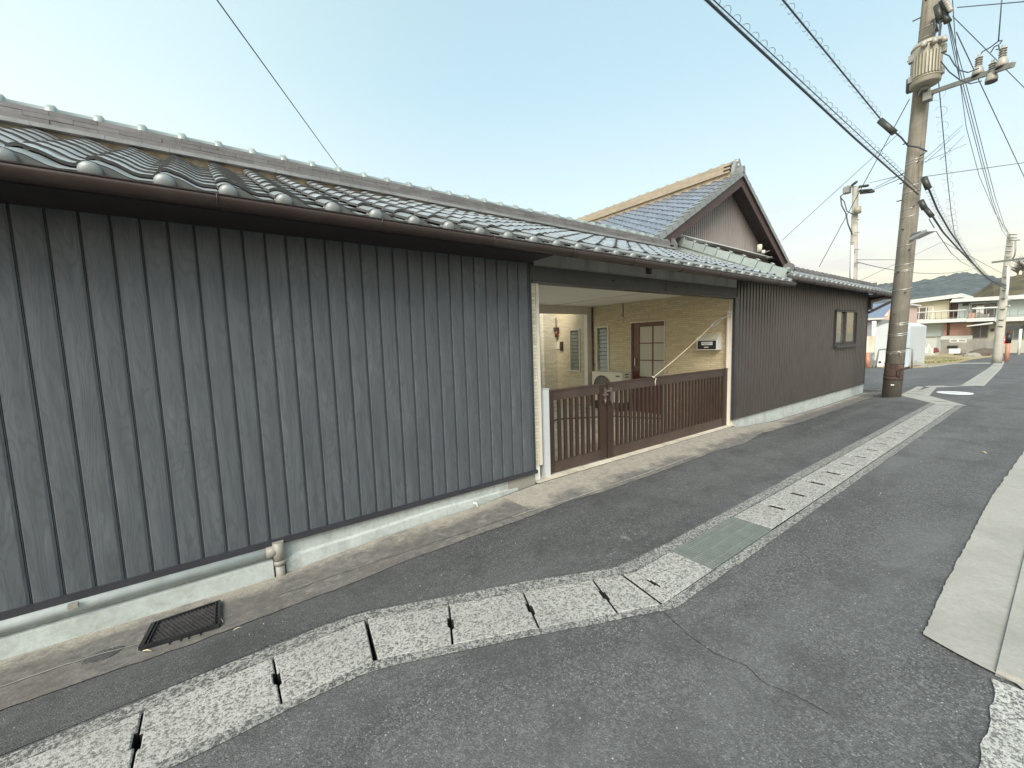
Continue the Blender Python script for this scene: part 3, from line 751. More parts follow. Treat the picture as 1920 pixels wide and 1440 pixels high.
# eave gutter, fascia, soffit
b = B()
def gutter(b, x0, x1, y, z, r=.052, t=.004, n=10):
    vs = []
    for x in (x0, x1):
        for rr in (r, r-t):
            for k in range(n+1):
                a = PI+PI*k/n; vs.append((x, y+rr*math.cos(a), z+rr*1.15*math.sin(a)))
    N = n+1; fs = []
    for k in range(n):
        fs += [(k, k+1, 2*N+k+1, 2*N+k), (N+k+1, N+k, 3*N+k, 3*N+k+1)]
    fs += [(0, N, 3*N, 2*N), (N-1, 2*N-1, 4*N-1, 3*N-1)]
    b.add(vs, fs, True)
    for x, s in ((x0, 0), (x1, 0)):
        c = [(x, y+(r-.001)*math.cos(PI+PI*k/n), z+(r-.001)*1.15*math.sin(PI+PI*k/n)) for k in range(n+1)]; b.add(c, [tuple(range(n+1))])
GY, GZ = 2.825, 2.352
gutter(b, -34, 7.93, GY, GZ)
b.build('eave_gutter', M['gutter'], annex)
b = B()
b.tube([(-34, GY-.052, GZ+.001), (7.93, GY-.052, GZ+.001)], .0045, 6)
b.build('gutter_lip', M['gutter'], annex)
b = B(); vs = []
for x in [-1.72+.9*i for i in range(11)]:
    b.tube([(x, GY+.056*math.cos(PI+PI*k/8), GZ+.064*math.sin(PI+PI*k/8)) for k in range(9)], .004, 5)
    b.box(x-.006, x+.006, GY-.058, GY-.045, GZ-.004, GZ+.006)
b.build('gutter_bracket', M['gutter'], annex)
b = B(); b.box(-34, 7.9, 2.875, 2.90, 2.305, 2.395); b.build('fascia', M['brown_wood'], annex)
b = B(); b.prism([(-14, 2.90, 2.365), (-14, 4.83, 3.15), (-14, 4.83, 3.12), (-14, 2.90, 2.335)], (21.85, 0, 0)); b.build('roof_deck', M['brown_dark'], annex)

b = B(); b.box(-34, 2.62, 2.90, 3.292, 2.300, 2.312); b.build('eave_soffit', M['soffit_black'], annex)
# roof tiles
AL = math.atan2(.775, 1.87); ca, sa = math.cos(AL), math.sin(AL)
EX, EY, EZ = Vector((1, 0, 0)), Vector((0, ca, sa)), Vector((0, -sa, ca)); R0 = frame_euler(EX, EY, EZ)
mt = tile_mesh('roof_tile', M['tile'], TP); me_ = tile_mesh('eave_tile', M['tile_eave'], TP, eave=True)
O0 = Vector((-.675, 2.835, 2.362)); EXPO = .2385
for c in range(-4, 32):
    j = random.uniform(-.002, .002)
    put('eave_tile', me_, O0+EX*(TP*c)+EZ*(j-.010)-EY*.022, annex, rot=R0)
for r in range(1, 8):
    for c in range(-4, 32):
        p = O0+EX*(TP*c+random.uniform(-.0025, .0025))+EY*(EXPO*r+random.uniform(-.003, .003))+EZ*random.uniform(-.002, .002)
        put('roof_tile', mt, p, annex, rot=R0)
# top row joined, and the unseen stretch to the left, as one part each
def joined_tiles(name, mesh_src, spots, parent, mat):
    b = B(); base = [Vector(v.co) for v in mesh_src.vertices]; fcs = [tuple(p.vertices) for p in mesh_src.polygons]; smf = [p.use_smooth for p in mesh_src.polygons]
    for p, mm in spots:
        n = len(b.v); b.v += [tuple(p+mm @ v) for v in base]; b.f += [tuple(i+n for i in f) for f in fcs]; b.sm += smf
    o = b.build(name, mat, parent, kind='stuff', fix=False)
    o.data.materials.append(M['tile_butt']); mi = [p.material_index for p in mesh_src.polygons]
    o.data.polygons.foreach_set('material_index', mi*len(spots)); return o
M0 = Matrix((EX, EY, EZ)).transposed()
joined_tiles('top_row_tiles', mt, [(O0+EX*(TP*c)+EY*(EXPO*8), M0) for c in range(-4, 31)], annex, M['tile'])
b = B(); b.prism([(-14, 2.85, 2.43), (-14, 4.8, 3.24), (-14, 4.8, 3.20), (-14, 2.85, 2.39)], (14-1.9, 0, 0)); b.build('far_left_roof', M['tile'], annex)
# back slope
b = B(); b.prism([(-14, 4.83, 3.24), (-14, 6.8, 2.45), (-14, 6.8, 2.41), (-14, 4.83, 3.20)], (21.5, 0, 0)); b.build('back_slope', M['tile'], annex)
# ridge: plaster, stacked noshi tiles, cap tiles
b = B(); b.box(-14, 7.42, 4.765, 4.93, 3.08, 3.245); b.build('ridge_plaster', M['plaster'], annex)
RX1 = 7.47
nz = [3.237, 3.277, 3.315, 3.353]
for k, z in enumerate(nz):
    ov = .040 if k == 0 else .016-.006*k
    bb = B(); bb.box(0, .263 if k else .40, 4.74-ov, 4.94+ov, 0, .031 if k == 0 else .034)
    bb.add([(0, 4.74-ov-.0, 0)]*0, []) if False else None
    ln = .265 if k else .402
    me2 = bb.mesh('noshi_tile', M['noshi_light' if k == 0 else 'noshi'])
    i = 0; x = RX1-ln
    while x > -2.1:
        put('noshi_tile', me2, (x-(.13 if k % 2 else 0)+(.13 if k % 2 and False else 0), random.uniform(-.003, .003), z+random.uniform(-.001, .001)), annex); x -= ln
    o = B(); o.box(-14, -2.15, 4.74, 4.94, z, z+.034); o.build('noshi_run', M['noshi'], annex)
def cap_mesh(r=.062, L=.2655, band=True):
    b = B(); n = 10; vs = []
    st = [(0, r+.018), (.012, r+.024), (.045, r+.024), (.055, r+.010), (.06, r), (L, r)] if band else [(0, r), (L, r)]
    for x, rr in st:
        for k in range(n+1):
            a = PI*k/n; vs.append((x, -rr*math.cos(a), rr*math.sin(a)*.95))
    N = n+1; b.add(vs, [(i*N+k, i*N+k+1, (i+1)*N+k+1, (i+1)*N+k) for i in range(len(st)-1) for k in range(n)], True)
    b.add([vs[k] for k in range(N)], [tuple(range(N))]); return b
cb = cap_mesh(); mc = cb.mesh('ridge_cap_tile', M['cap'])
cx0 = -.179*4.84-.03
for i in range(-4, 32):
    xx = cx0+.2657*i
    if xx+.26 > RX1: break
    put('ridge_cap_tile', mc, (xx, 4.84, 3.386), annex)
b = B(); b.tube([(-14, 4.84, 3.386), (cx0-.2657*4, 4.84, 3.386)], .062, 14); b.build('cap_run', M['cap'], annex)
# ridge end plate (onigawara)
b = B(); b.prism([(RX1+.0, 4.70, 3.20), (RX1, 4.98, 3.20), (RX1, 4.99, 3.33), (RX1, 4.93, 3.45), (RX1, 4.84, 3.49), (RX1, 4.75, 3.45), (RX1, 4.69, 3.33)], (.05, 0, 0))
b.box(RX1+.05, RX1+.16, 4.72, 4.96, 3.20, 3.28); b.build('ridge_end_tile', M['noshi'], annex)

# gateway lintel and fascia panel
b = B(); b.box(X1+.025, 6.985, 3.29, 3.40, 2.132, 2.282); b.build('lintel', M['beam'], annex)
b = B(); b.box(X1+.03, 6.985, 3.275, 3.42, 2.118, 2.132); b.build('lintel_drip', M['trim_dark'], annex)
b = B(); b.box(X1+.08, 7.03, 3.315, 3.40, 2.284, 2.62); b.build('gate_fascia', M['fascia'], annex)
b = B(); p = PY(1217, 510, 3.3); b.box(p.x-.045, p.x+.035, 3.285, 3.315, 2.34, 2.43); b.build('rafter_end', M['brown_wood'], annex)
b = B()
for x in (3.9, 5.2): p = 0; b.box(x, x+.05, 3.284, 3.29, 2.20, 2.212)
b.build('lintel_scratch', M['crack'], annex)
b = B(); b.box(5.0, 5.006, 3.286, 3.29, 2.135, 2.28); b.build('lintel_joint', M['crack'], annex)
# left jamb of the gateway
b = B(); b.box(2.675, 2.765, 3.352, 3.36+1.2, .155, 2.118); b.build('jamb_siding', M['stone_pale'], annex)
b = B(); b.box(2.766, 2.806, 3.345, 3.40, .165, 2.118); b.build('jamb_trim', M['white_trim'], annex)
b = B(); b.box(2.668, 2.765, 3.345, 3.36+1.2, -.15, .153); b.build('jamb_base', M['white'], annex)

# drain pipe along the foundation, drop pipe
dp = empty('drain_pipe', (0, 3.24, 0), 'white painted horizontal drain pipe with grey drop pipe along the foundation', 'pipe')
b = B(); b.tube([(-14, 3.268, .090), (-2, 3.268, .087), (.2, 3.268, .083)], .034, 14); b.build('long_pipe', M['pipe_white'], dp)
b = B(); b.tube([(.25, 3.25, .145), (.25, 3.25, -.0)], .036, 14); b.tube([(.175, 3.262, .083), (.25, 3.255, .083)], .038, 14); b.tube([(.25, 3.25, .012), (.25, 3.25, -.02)], .039, 14)
b.tube([(.25, 3.25, -.02), (.25, 3.25, -.2)], .031, 14); b.build('drop_pipe', M['pipe_grey'], dp)
b = B(); b.box(-.78, -.74, 3.20, 3.23, .10, .125); b.build('bracket', M['pipe_grey'], dp)

# ------------------------------------------------------------------ gate
def gate_leaf(x0, x1, zb0, zb1, zt, label, stile_l, stile_r, top_sag=0):
    g0 = empty('gate_leaf', (x0, 3.38, zb0), label, 'gate', 'leaves of the brown driveway gate')
    zb = lambda x: zb0+(zb1-zb0)*(x-x0)/(x1-x0)
    def q(xa, xb, za, zb_, y0, y1): 
        b = B(); b.prism([(xa, y0, za(xa)), (xb, y0, za(xb)), (xb, y0, zb_(xb)), (xa, y0, zb_(xa))], (0, y1-y0, 0)); return b
    ztf = lambda x: zt+top_sag*math.sin(PI*(x-x0)/(x1-x0))
    q(x0, x0+stile_l, zb, lambda x: ztf(x)-.002, 3.362, 3.400).build('stile', M['gate'], g0)
    q(x1-stile_r, x1, zb, lambda x: ztf(x)-.002, 3.362, 3.400).build('stile', M['gate'], g0)
    q(x0+stile_l+.001, x1-stile_r-.001, lambda x: zt-.110, lambda x: ztf(x)-.004, 3.366, 3.396).build('top_rail', M['gate_dust'], g0)
    b = B(); b.prism([(x0-.002, 3.354, ztf(x0)-.002), (x1+.002, 3.354, ztf(x1)-.002), (x1+.002, 3.354, ztf(x1)+.010), (x0-.002, 3.354, ztf(x0)+.010)], (0, .056, 0)); b.build('cap_rail', M['gate_dust'], g0)
    q(x0+stile_l+.001, x1-stile_r-.001, lambda x: zb(x)+.0, lambda x: .148, 3.366, 3.396).build('bottom_rail', M['gate_dust'], g0)
    sb = B(); sb.box(-.021, .021, 3.370, 3.394, .1485, zt-.1105); ms = sb.mesh('slat', M['gate'])
    n = round((x1-stile_r-x0-stile_l)/.0893); st = (x1-stile_r-x0-stile_l)/n
    for i in range(1, n): put('slat', ms, (x0+stile_l+st*i, 0, 0), g0)
    return g0
gl = gate_leaf(2.931, 3.872, .040, .030, .961, 'narrow left leaf of dark brown slatted gate beside the pale post', .070, .121)
g2 = gate_leaf(3.892, 6.880, .020, .008, .965, 'wide right leaf of dark brown slatted gate with rope tied on', .114, .135, .004)
b = B()
b.box(3.795, 3.882, 3.335, 3.361, .825, .849); b.box(3.82, 3.838, 3.33, 3.361, .766, .920); b.box(3.906, 3.95, 3.335, 3.361, .853, .920); b.box(3.935, 3.964, 3.33, 3.361, .747, .882)
b.box(3.845, 3.92, 3.325, 3.345, .867, .892); b.tube([(3.95, 3.34, .766), (3.96, 3.34, .689)], .0115, 8); b.tube([(3.829, 3.34, .785), (3.829, 3.34, .718)], .0125, 8)
M['latch'] = simple('worn_grey_latch', (.17, .14, .13), .4, .5, .2, 20)
b.build('latch', M['latch'], gl)
b = B(); b.box(2.844, 2.918, 3.345, 3.42, -.02, .990); b.box(2.840, 2.922, 3.341, 3.424, .990, .997)
b.build('gate_post', M['alu_white'], label='short pale square aluminium post at left end of brown gate', cat='gate post', group='posts of the driveway gate')
b = B(); b.box(6.905, 6.918, 3.325, 3.41, -.1, 1.925); b.box(6.918, 6.978, 3.385, 3.41, -.1, 1.925); b.box(6.978, 6.992, 3.325, 3.41, -.1, 1.925); b.box(6.885, 6.905, 3.375, 3.392, -.1, 1.915)
b.build('gate_post', M['white_trim'], label='tall off-white channel post at right end of brown gate, hook on top', cat='gate post', group='posts of the driveway gate')
rp = empty('rope', (4.858, 3.36, .97), 'pale rope with metal snap hook running from right gate post down to gate', 'rope')
a, c = Vector((4.858, 3.38, .972)), Vector((6.393, 3.40, 1.668)); b = B(); b.tube([a+(c-a)*t-Vector((0, 0, .02*math.sin(PI*t))) for t in xr(0, 1, 12)], .0055, 6)
b.tube([(4.83, 3.35, .97), (4.86, 3.41, .99), (4.88, 3.35, .96), (4.85, 3.345, .92), (4.86, 3.35, .86)], .007, 5); b.build('cord', M['rope'], rp)
c2 = Vector((6.66, 3.37, 1.79)); d = (c2-c); b = B(); n_ = Vector((-d.z, 0, d.x)).normalized()*.024
b.tube([c, c+d*.25+n_, c+d*.75+n_, c2, c+d*.75-n_, c+d*.25-n_, c], .007, 6)
b.tube([c2, Vector((6.76, 3.34, 1.82)), Vector((6.82, 3.33, 1.885)), Vector((6.868, 3.33, 1.865)), Vector((6.86, 3.33, 1.81))], .007, 6); b.build('snap_hook', M['alu'], rp)

# ------------------------------------------------------------------ main house: porch walls, gable, roofs
house = empty('main_house', (10, 5.15, 0), 'two-toned house behind, gabled silver-blue tiled roof and beige porch walls', 'house')
# porch door wall: plane x = 7.0, facing -x, with openings
def wall_x(name, x, y0, y1, z0, z1, holes, mat, parent, t=.14):
    ys = sorted({y0, y1}|{h[0] for h in holes}|{h[1] for h in holes}); zs = sorted({z0, z1}|{h[2] for h in holes}|{h[3] for h in holes})
    b = B()
    for i in range(len(ys)-1):
        for k in range(len(zs)-1):
            cy, cz = (ys[i]+ys[i+1])/2, (zs[k]+zs[k+1])/2
            if any(h[0] < cy < h[1] and h[2] < cz < h[3] for h in holes): continue
            b.box(x, x+t, ys[i], ys[i+1], zs[k], zs[k+1])
    import bmesh
    o = b.build(name, mat, parent); me = o.data; bm = bmesh.new(); bm.from_mesh(me)
    bmesh.ops.remove_doubles(bm, verts=bm.verts, dist=.0001)
    seen = {}
    for f in list(bm.faces): seen.setdefault(tuple(sorted(v.index for v in f.verts)), []).append(f)
    dele = [f for fs in seen.values() if len(fs) > 1 for f in fs]
    bmesh.ops.delete(bm, geom=dele, context='FACES'); bm.to_mesh(me); bm.free(); return o
DY0, DY1, DZ0, DZ1 = 4.615, 5.408, -.02, 1.85
LY0, LY1, LZ0, LZ1 = 5.985, 6.356, .80, 1.812
MY0, MY1, MZ0, MZ1 = 6.857, 7.212, .775, 1.79
wall_x('porch_wall', 7.0, 3.42, 7.66, -.1, 2.36, [(DY0, DY1, DZ0, DZ1), (LY0, LY1, LZ0, LZ1), (MY0, MY1, MZ0, MZ1)], M['stone'], house)
b = B(); b.box(6.55, 7.0, 7.66, 7.80, -.1, 2.36); b.build('entry_side_wall', M['stone_pale'], house)
b = B(); b.box(2.766, 7.16, 3.42, 6.49, 2.268, 2.30); b.build('porch_ceiling', M['white_ceiling'], house)
b = B(); b.box(5.80, 5.82, 3.42, 6.49, 2.258, 2.268); b.build('ceiling_batten', M['white_trim'], house)
b = B(); b.box(2.766, 7.0, 6.49, 6.60, 2.10, 2.36); b.build('porch_beam', M['white_trim'], house)
b = B(); b.box(6.86, 6.998, 6.50, 6.60, -.05, 2.10); b.build('porch_post', M['white_trim'], house)
b = B(); b.tube([(6.985, 6.45, 2.25), (6.985, 6.45, 0)], .012, 6); b.build('downpipe', M['brown_wood'], house)
b = B(); b.box(6.985, 7.0, 5.60, 5.606, 1.9, 2.26); b.build('siding_joint', M['brown_dark'], house)
# glazed front door in a dark surround
dr = B(); f = .018
dr.box(6.985, 7.12, DY1-.006, DY1, DZ0, DZ1); dr.box(6.985, 7.12, DY0, DY0+.012, DZ0, DZ1); dr.box(6.985, 7.12, DY0+.012, DY1-.006, DZ1-.012, DZ1)
dr.build('door_surround', M['alu'], house)
door = B()
y0, y1, z0, z1 = DY0+.012, DY1-.006, DZ0, DZ1-.012
door.box(7.04, 7.08, y1-.17, y1, z0, z1); door.box(7.04, 7.08, y0, y0+.02, z0, z1); door.box(7.04, 7.08, y0+.02, y1-.17, z1-.075, z1); door.box(7.04, 7.08, y0+.02, y1-.17, z0, z0+.75)
do = door.build('front_door', M['door_wood'], house)
gy0, gy1, gz0, gz1 = y0+.02, y1-.17, z0+.75, z1-.075
b = B(); my = gy0+(gy1-gy0)*.47
b.box(7.045, 7.07, my-.012, my+.012, gz0, gz1)
for k in (1, 2): zz = gz1-(gz1-gz0)*k/3; b.box(7.046, 7.069, gy0, gy1, zz-.01, zz+.01)
b.build('glazing_bar', M['door_wood'], do)
for i in range(2):
    for k in range(3):
        a0, a1 = (gy0, my-.012) if i == 0 else (my+.012, gy1); c0 = gz1-(gz1-gz0)*(k+1)/3+.01; c1 = gz1-(gz1-gz0)*k/3-.01
        b = B(); b.box(7.055, 7.06, a0, a1, c0, c1); b.build('pane', M['frost'], do)
b = B(); b.box(7.0, 7.035, DY1-.10, DY1-.085, .95, 1.12); b.build('door_handle', M['alu'], do)
def louver(y0, y1, z0, z1, label):
    b = B(); w = .030
    b.box(6.975, 7.08, y0, y0+w, z0, z1); b.box(6.975, 7.08, y1-w, y1, z0, z1); b.box(6.975, 7.08, y0+w, y1-w, z1-w, z1); b.box(6.975, 7.08, y0+w, y1-w, z0, z0+w)
    fr = b.build('louver_window', M['ac'], house, label=label)
    n = 11; h = (z1-z0-2*w)/n; pb = B(); pb.prism([(-.018, 0, 0), (-.014, 0, -.002), (.016, 0, h*1.06), (.012, 0, h*1.06+.002)], (0, y1-y0-2*w-.01, 0)); mpn = pb.mesh('louver_blade', M['louver_glass'])
    for i in range(n): put('louver_blade', mpn, (7.035, y0+w+.005, z0+w+h*i), fr)
    b = B(); b.box(7.075, 7.08, y0+w, y1-w, z0+w, z1-w); b.build('inner_pane', M['louver_glass'], fr)
louver(LY0, LY1, LZ0, LZ1, 'tall narrow louver window above the air conditioner')
louver(MY0, MY1, MZ0, MZ1, 'tall narrow louver window beyond the white porch post')
# entrance door at far left of the porch
b = B(); b.box(5.75, 6.47, 7.76, 7.80, 1.98, 2.36); b.box(6.38, 6.44, 7.74, 7.80, -.05, 1.98); b.box(5.75, 6.38, 7.74, 7.80, 1.62, 1.70); b.build('entry_door_frame', M['brown_wood'], house)
b = B(); b.box(5.75, 6.38, 7.77, 7.80, .15, 1.62); e = b.build('entry_door', M['brown_dark'], house)
sb = B(); sb.box(0, .012, 7.755, 7.77, .18, 1.60); ms = sb.mesh('lattice_bar', M['galv'])
for i in range(14): put('lattice_bar', ms, (5.78+.042*i, 0, 0), e)
# body
b = B(); b.box(7.14, 7.95, 3.42, 5.15, -.1, 2.35); b.box(7.145, 13.6, 5.16, 13, -.1, 3.3); b.box(5.7, 7.0, 7.95, 13, -.1, 2.4); b.build('house_core', M['siding_rib'], house)
# gable wall with vertical ribs, y = 5.15
yf, yw = 4.8, 5.15
PK = Vector((10.296, yf, 5.258)); RL = Vector((7.315, yf, 3.545)); RR = Vector((13.094, yf, 3.425))
sl, sr = (PK.z-RL.z)/(PK.x-RL.x), (PK.z-RR.z)/(RR.x-PK.x)
def roofz(x): return PK.z-sl*(PK.x-x) if x < PK.x else PK.z-sr*(x-PK.x)
b = B(); x = 7.4; step = .085; vs = []; fs = []
k = 0
while x < 13.0:
    for xx, yy in ((x, yw), (x+.045, yw), (x+.052, yw+.022), (x+.079, yw+.022)):
        vs += [(xx, yy, 3.45), (xx, yy, roofz(xx)-.12)]
    x += step
b.add(vs, [(2*i, 2*i+2, 2*i+3, 2*i+1) for i in range(len(vs)//2-1)])
M['gable_sid'] = simple('gable_ribbed_siding', (.25, .225, .215), .45, .1, .1, 2)
b.build('gable_siding', M['gable_sid'], house, fix=False)
b = B(); b.prism([(7.4, yw+.02, 2.4), (13.0, yw+.02, 2.4), (13.0, yw+.02, roofz(13)-.13), (PK.x, yw+.02, PK.z-.13), (7.4, yw+.02, roofz(7.4)-.13)], (0, .1, 0)); b.build('gable_core', M['brown_dark'], house)
# barge boards and sloping soffit
def barge(P, Q, name):
    b = B(); d = Vector((0, 0, -.235)); b.prism([P, Q, Q+d, P+d], (0, .035, 0)); return b.build(name, M['brown_wood'], house)
dn = Vector((0, 0, -.03))
barge(PK+dn, RL+dn+Vector((-.05, 0, -.02)), 'barge_board'); barge(PK+dn, RR+dn, 'barge_board')
b = B(); d = Vector((0, 0, -.10))
for Q, s in ((RL+Vector((-.6, 0, -.6*sl)), 1), (RR+Vector((.5, 0, -.5*sr)), 1)):
    P = PK+Vector((0, .04, -.05)); Q2 = Q+Vector((0, .04, -.05)); b.prism([P, Q2, Q2+Vector((0, 0, -.06)), P+Vector((0, 0, -.06))], (0, 9, 0))
b.build('roof_deck', M['brown_dark'], house)
b = B(); b.box(12.2, 12.23, 4.87, 5.12, roofz(12.2)-.45, roofz(12.2)-.42); b.bar(PX(1424, 470, 12.0), PX(1438, 472, 12.0), .03, .03); b.build('soffit_rail', M['galv'], house)
# left main slope: eave runs along y at x = 6.7
ex, ez0 = 6.66, 0
aL = math.atan(sl); cL, sL = math.cos(aL), math.sin(aL)
FX, FY, FZ = Vector((0, -1, 0)), Vector((cL, 0, sL)), Vector((-sL, 0, cL)); RLr = frame_euler(FX, FY, FZ); ML = Matrix((FX, FY, FZ)).transposed()
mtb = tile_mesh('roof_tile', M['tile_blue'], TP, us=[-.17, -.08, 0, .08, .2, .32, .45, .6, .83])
E0 = Vector((ex, yf+.10, roofz(ex)+.0))
nrow = int((Vector((PK.x-.1, 0, PK.z))-Vector((ex, 0, E0.z))).length/.238)
cnt = 0; rest = []
for c in range(0, 30):
    for r in range(nrow+1):
        p = E0-FX*(TP*(c+.85))+FY*(.238*r)+FZ*random.uniform(-.002, .002)
        if c < 16 and cnt < 295: put('roof_tile', mtb, p, house, rot=RLr); cnt += 1
        else: rest.append((p, ML))
joined_tiles('far_roof_tiles', mtb, rest, house, M['tile_blue'])
b = B(); Q = Vector((ex, yf+.05, roofz(ex)-.01)); P = Vector((PK.x, yf+.05, PK.z-.01)); b.prism([Q, P, P-Vector((0, 0, .03)), Q-Vector((0, 0, .03))], (0, 8.6, 0)); b.build('tile_bed', M['tile_blue'], house)
b = B(); Q = Vector((13.6, yf+.02, roofz(13.6)+.02)); P = Vector((PK.x, yf+.02, PK.z+.02)); b.prism([P, Q, Q-Vector((0, 0, .05)), P-Vector((0, 0, .05))], (0, 8.6, 0)); b.build('east_slope', M['tile_blue'], house)
# verge tiles down both rakes: boxes with a hanging face
def verge(P, Q, n, name, mat, yy, hh=.11, wdt=.16, out=None):
    d = (Q-P)/n; L = d.length; t = d.normalized(); up = Vector((-t.z, 0, t.x)); up = up if up.z > 0 else -up
    b = B(); b.prism([Vector(), t*(L*.94), t*(L*.94)+up*.055, up*.075], (0, wdt, 0)); b.prism([Vector((0, -.012, 0))+up*.06, t*(L*.94)+Vector((0, -.012, 0))+up*.045, t*(L*.94)+Vector((0, -.012, 0))-up*(hh-.055), Vector((0, -.012, 0))-up*(hh-.06)], (0, .012, 0))
    mm = b.mesh(name, mat)
    for i in range(n): put(name, mm, P+d*i+Vector((0, yy-P.y, 0)), house)
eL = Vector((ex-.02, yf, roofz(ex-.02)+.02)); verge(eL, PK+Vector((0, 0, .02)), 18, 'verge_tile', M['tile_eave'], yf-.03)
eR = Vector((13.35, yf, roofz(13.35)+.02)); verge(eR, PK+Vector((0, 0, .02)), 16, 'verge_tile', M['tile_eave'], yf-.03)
# corner eave tile with round end
b = B(); c = PX(1214, 442, ex); c = Vector((ex-.03, yf+.04, roofz(ex)+.02)); b.tube([c, c+Vector((-.05, 0, -.02)), c+Vector((-.065, 0, -.02))], [.05, .05, .03], 14); b.build('corner_tile', M['tile_eave'], house)
b = B(); gutter(b, 0, 0.001, 0, 0) if False else None
b.tube([(ex-.06, yf-.02, roofz(ex)-.07), (ex-.06, 13, roofz(ex)-.07)], .05, 10); b.build('side_gutter', M['gutter'], house)
# main ridge, running in y
zr = PK.z+.02
b = B(); b.box(PK.x-.11, PK.x+.11, yf+.2, 13.4, zr-.12, zr+.075); b.build('ridge_plaster', M['plaster'], house)
for k in range(5):
    w = .165-.012*k; bb = B(); bb.box(-w, w, 0, .295, 0, .040); me3 = bb.mesh('noshi_tile', M['noshi_warm'])
    y = yf+.22+(.15 if k % 2 else 0); 
    for i in range(22): put('noshi_tile', me3, (PK.x, y+.30*i, zr+.07+.044*k), house)
b = B(); b.box(PK.x-.14, PK.x+.14, yf+.22+6.7, 13.4, zr+.07, zr+.285); b.build('noshi_run', M['noshi_warm'], house)
mc2 = cap_mesh(.062, .30).mesh('ridge_cap_tile', M['noshi_warm'])
for i in range(27): put('ridge_cap_tile', mc2, (PK.x, yf+.12+.30*i, zr+.285), house, rot=(0, 0, PI/2))
# demon-tile ridge end, a rounded crest with scroll
b = B(); oc = Vector((PK.x, yf+.16, zr+.08))
out = [(-.17, -.16), (-.19, -.04), (-.17, .06), (-.14, .14), (-.08, .21), (0, .24), (.08, .21), (.14, .14), (.17, .06), (.19, -.04), (.17, -.16)]
b.prism([oc+Vector((u, 0, w)) for u, w in out], (0, -.08, 0))
b.tube([oc+Vector((0, -.12, .12)), oc+Vector((0, -.05, .12))], .06, 14)
b.tube([oc+Vector((0, .1, .21)), oc+Vector((0, -.10, .22))], .055, 12)
b.build('ridge_end_tile', M['tile_eave'], house)
b = B(); b.prism([PK+Vector((-.06, -.05, .03)), PK+Vector((.06, -.05, .03)), PK+Vector((.05, -.05, .16)), PK+Vector((0, -.05, .19)), PK+Vector((-.05, -.05, .16))], (0, .25, 0)); b.build('peak_tile', M['tile_eave'], house)

# ------------------------------------------------------------------ right wing
wing = empty('right_wing', (10.6, 3.3, 0), 'low wing with brown-grey ribbed siding, small window and tiled coping roof', 'building')
WX0, WX1 = 7.03, 14.26
p1 = PY(1565, 581, 3.3); wx0, wx1, wz0, wz1 = 11.74, 13.30, 1.20, 2.03
b = B(); rib = .116; prof = [(0, 0), (.074, 0), (.082, .030), (.108, .030)]
def ribs(xa, xb, za, zb):
    vs = []; x = xa
    i0 = 0
    while x < xb-.001:
        for u, y in prof:
            if x+u <= xb: vs += [(x+u, 3.30+y, za), (x+u, 3.30+y, zb)]
        x += rib
    vs += [(xb, 3.30, za), (xb, 3.30, zb)]
    b.add(vs, [(2*i, 2*i+2, 2*i+3, 2*i+1) for i in range(len(vs)//2-1)])
n1 = round((wx0-.05-WX0)/rib); xa = WX0+rib*n1
n2 = math.ceil((wx1+.04-WX0)/rib); xb2 = WX0+rib*n2
zt = 2.55
ribs(WX0, xa, .125, zt); ribs(xa, xb2, .125, wz0-.05); ribs(xa, xb2, wz1+.02, zt); ribs(xb2, WX1, .125, zt)
b.build('ribbed_siding', M['siding_rib'], wing, kind='stuff', fix=False)
b = B(); b.box(7.16, xa, 3.334, 5.0, -.3, 2.6); b.box(xb2, WX1-.01, 3.334, 5.0, -.3, 2.6); b.box(xa, xb2, 3.334, 5.0, -.3, wz0-.05); b.box(xa, xb2, 3.334, 5.0, wz1+.02, 2.6); b.box(xa, xb2, 3.6, 5.0, wz0-.05, wz1+.02); b.build('wall_core', M['brown_dark'], wing)
b = B(); b.box(6.935, 7.028, 3.285, 3.322, .10, 2.118); b.box(WX1-.012, WX1+.012, 3.29, 5.0, .12, 2.5); b.build('corner_trim', M['trim_dark'], wing)
b = B(); b.box(6.95, WX1+.015, 3.275, 3.315, .105, .128); b.build('bottom_trim', M['siding_rib'], wing)
b = B(); b.box(6.99, WX1-.01, 3.305, 3.40, -.5, .105); b.box(WX1-.08, WX1-.01, 3.40, 5, -.5, .105); b.build('foundation', M['found'], wing)
b = B(); b.box(6.994, 7.0, 3.325, 3.42, .05, 2.118); b.build('jamb_trim', M['white_trim'], wing)
# window
b = B(); w = .024
b.box(wx0, wx0+w, 3.27, 3.37, wz0, wz1); b.box(wx1-w, wx1, 3.27, 3.37, wz0, wz1); b.box(wx0+w, wx1-w, 3.27, 3.37, wz1-w, wz1); b.box(wx0+w, wx1-w, 3.27, 3.37, wz0, wz0+w)
b.box(wx0-.03, wx1+.03, 3.225, 3.30, wz0-.045, wz0-.002); b.box(xa, wx0, 3.305, 3.4, wz0-.05, wz1+.02); b.box(wx1, xb2, 3.305, 3.4, wz0-.05, wz1+.02)
wf = b.build('window', M['trim_dark'], wing)
mx = wx0+(wx1-wx0)*.47
b = B(); b.box(mx-.05, mx+.05, 3.285, 3.33, wz0+w, wz1-w); b.box(wx1-w-.12, wx1-w, 3.30, 3.34, wz0+w, wz1-w); b.box(wx0+w, mx-.05, 3.32, 3.34, wz0+w, wz0+w+.06); b.box(mx+.05, wx1-w-.12, 3.30, 3.325, wz0+w, wz0+w+.06); b.build('sash', M['brown_dark'], wf)
b = B(); b.box(wx0+w, mx-.05, 3.327, 3.332, wz0+w+.06, wz1-w); b.build('pane', M['winglass'], wf)
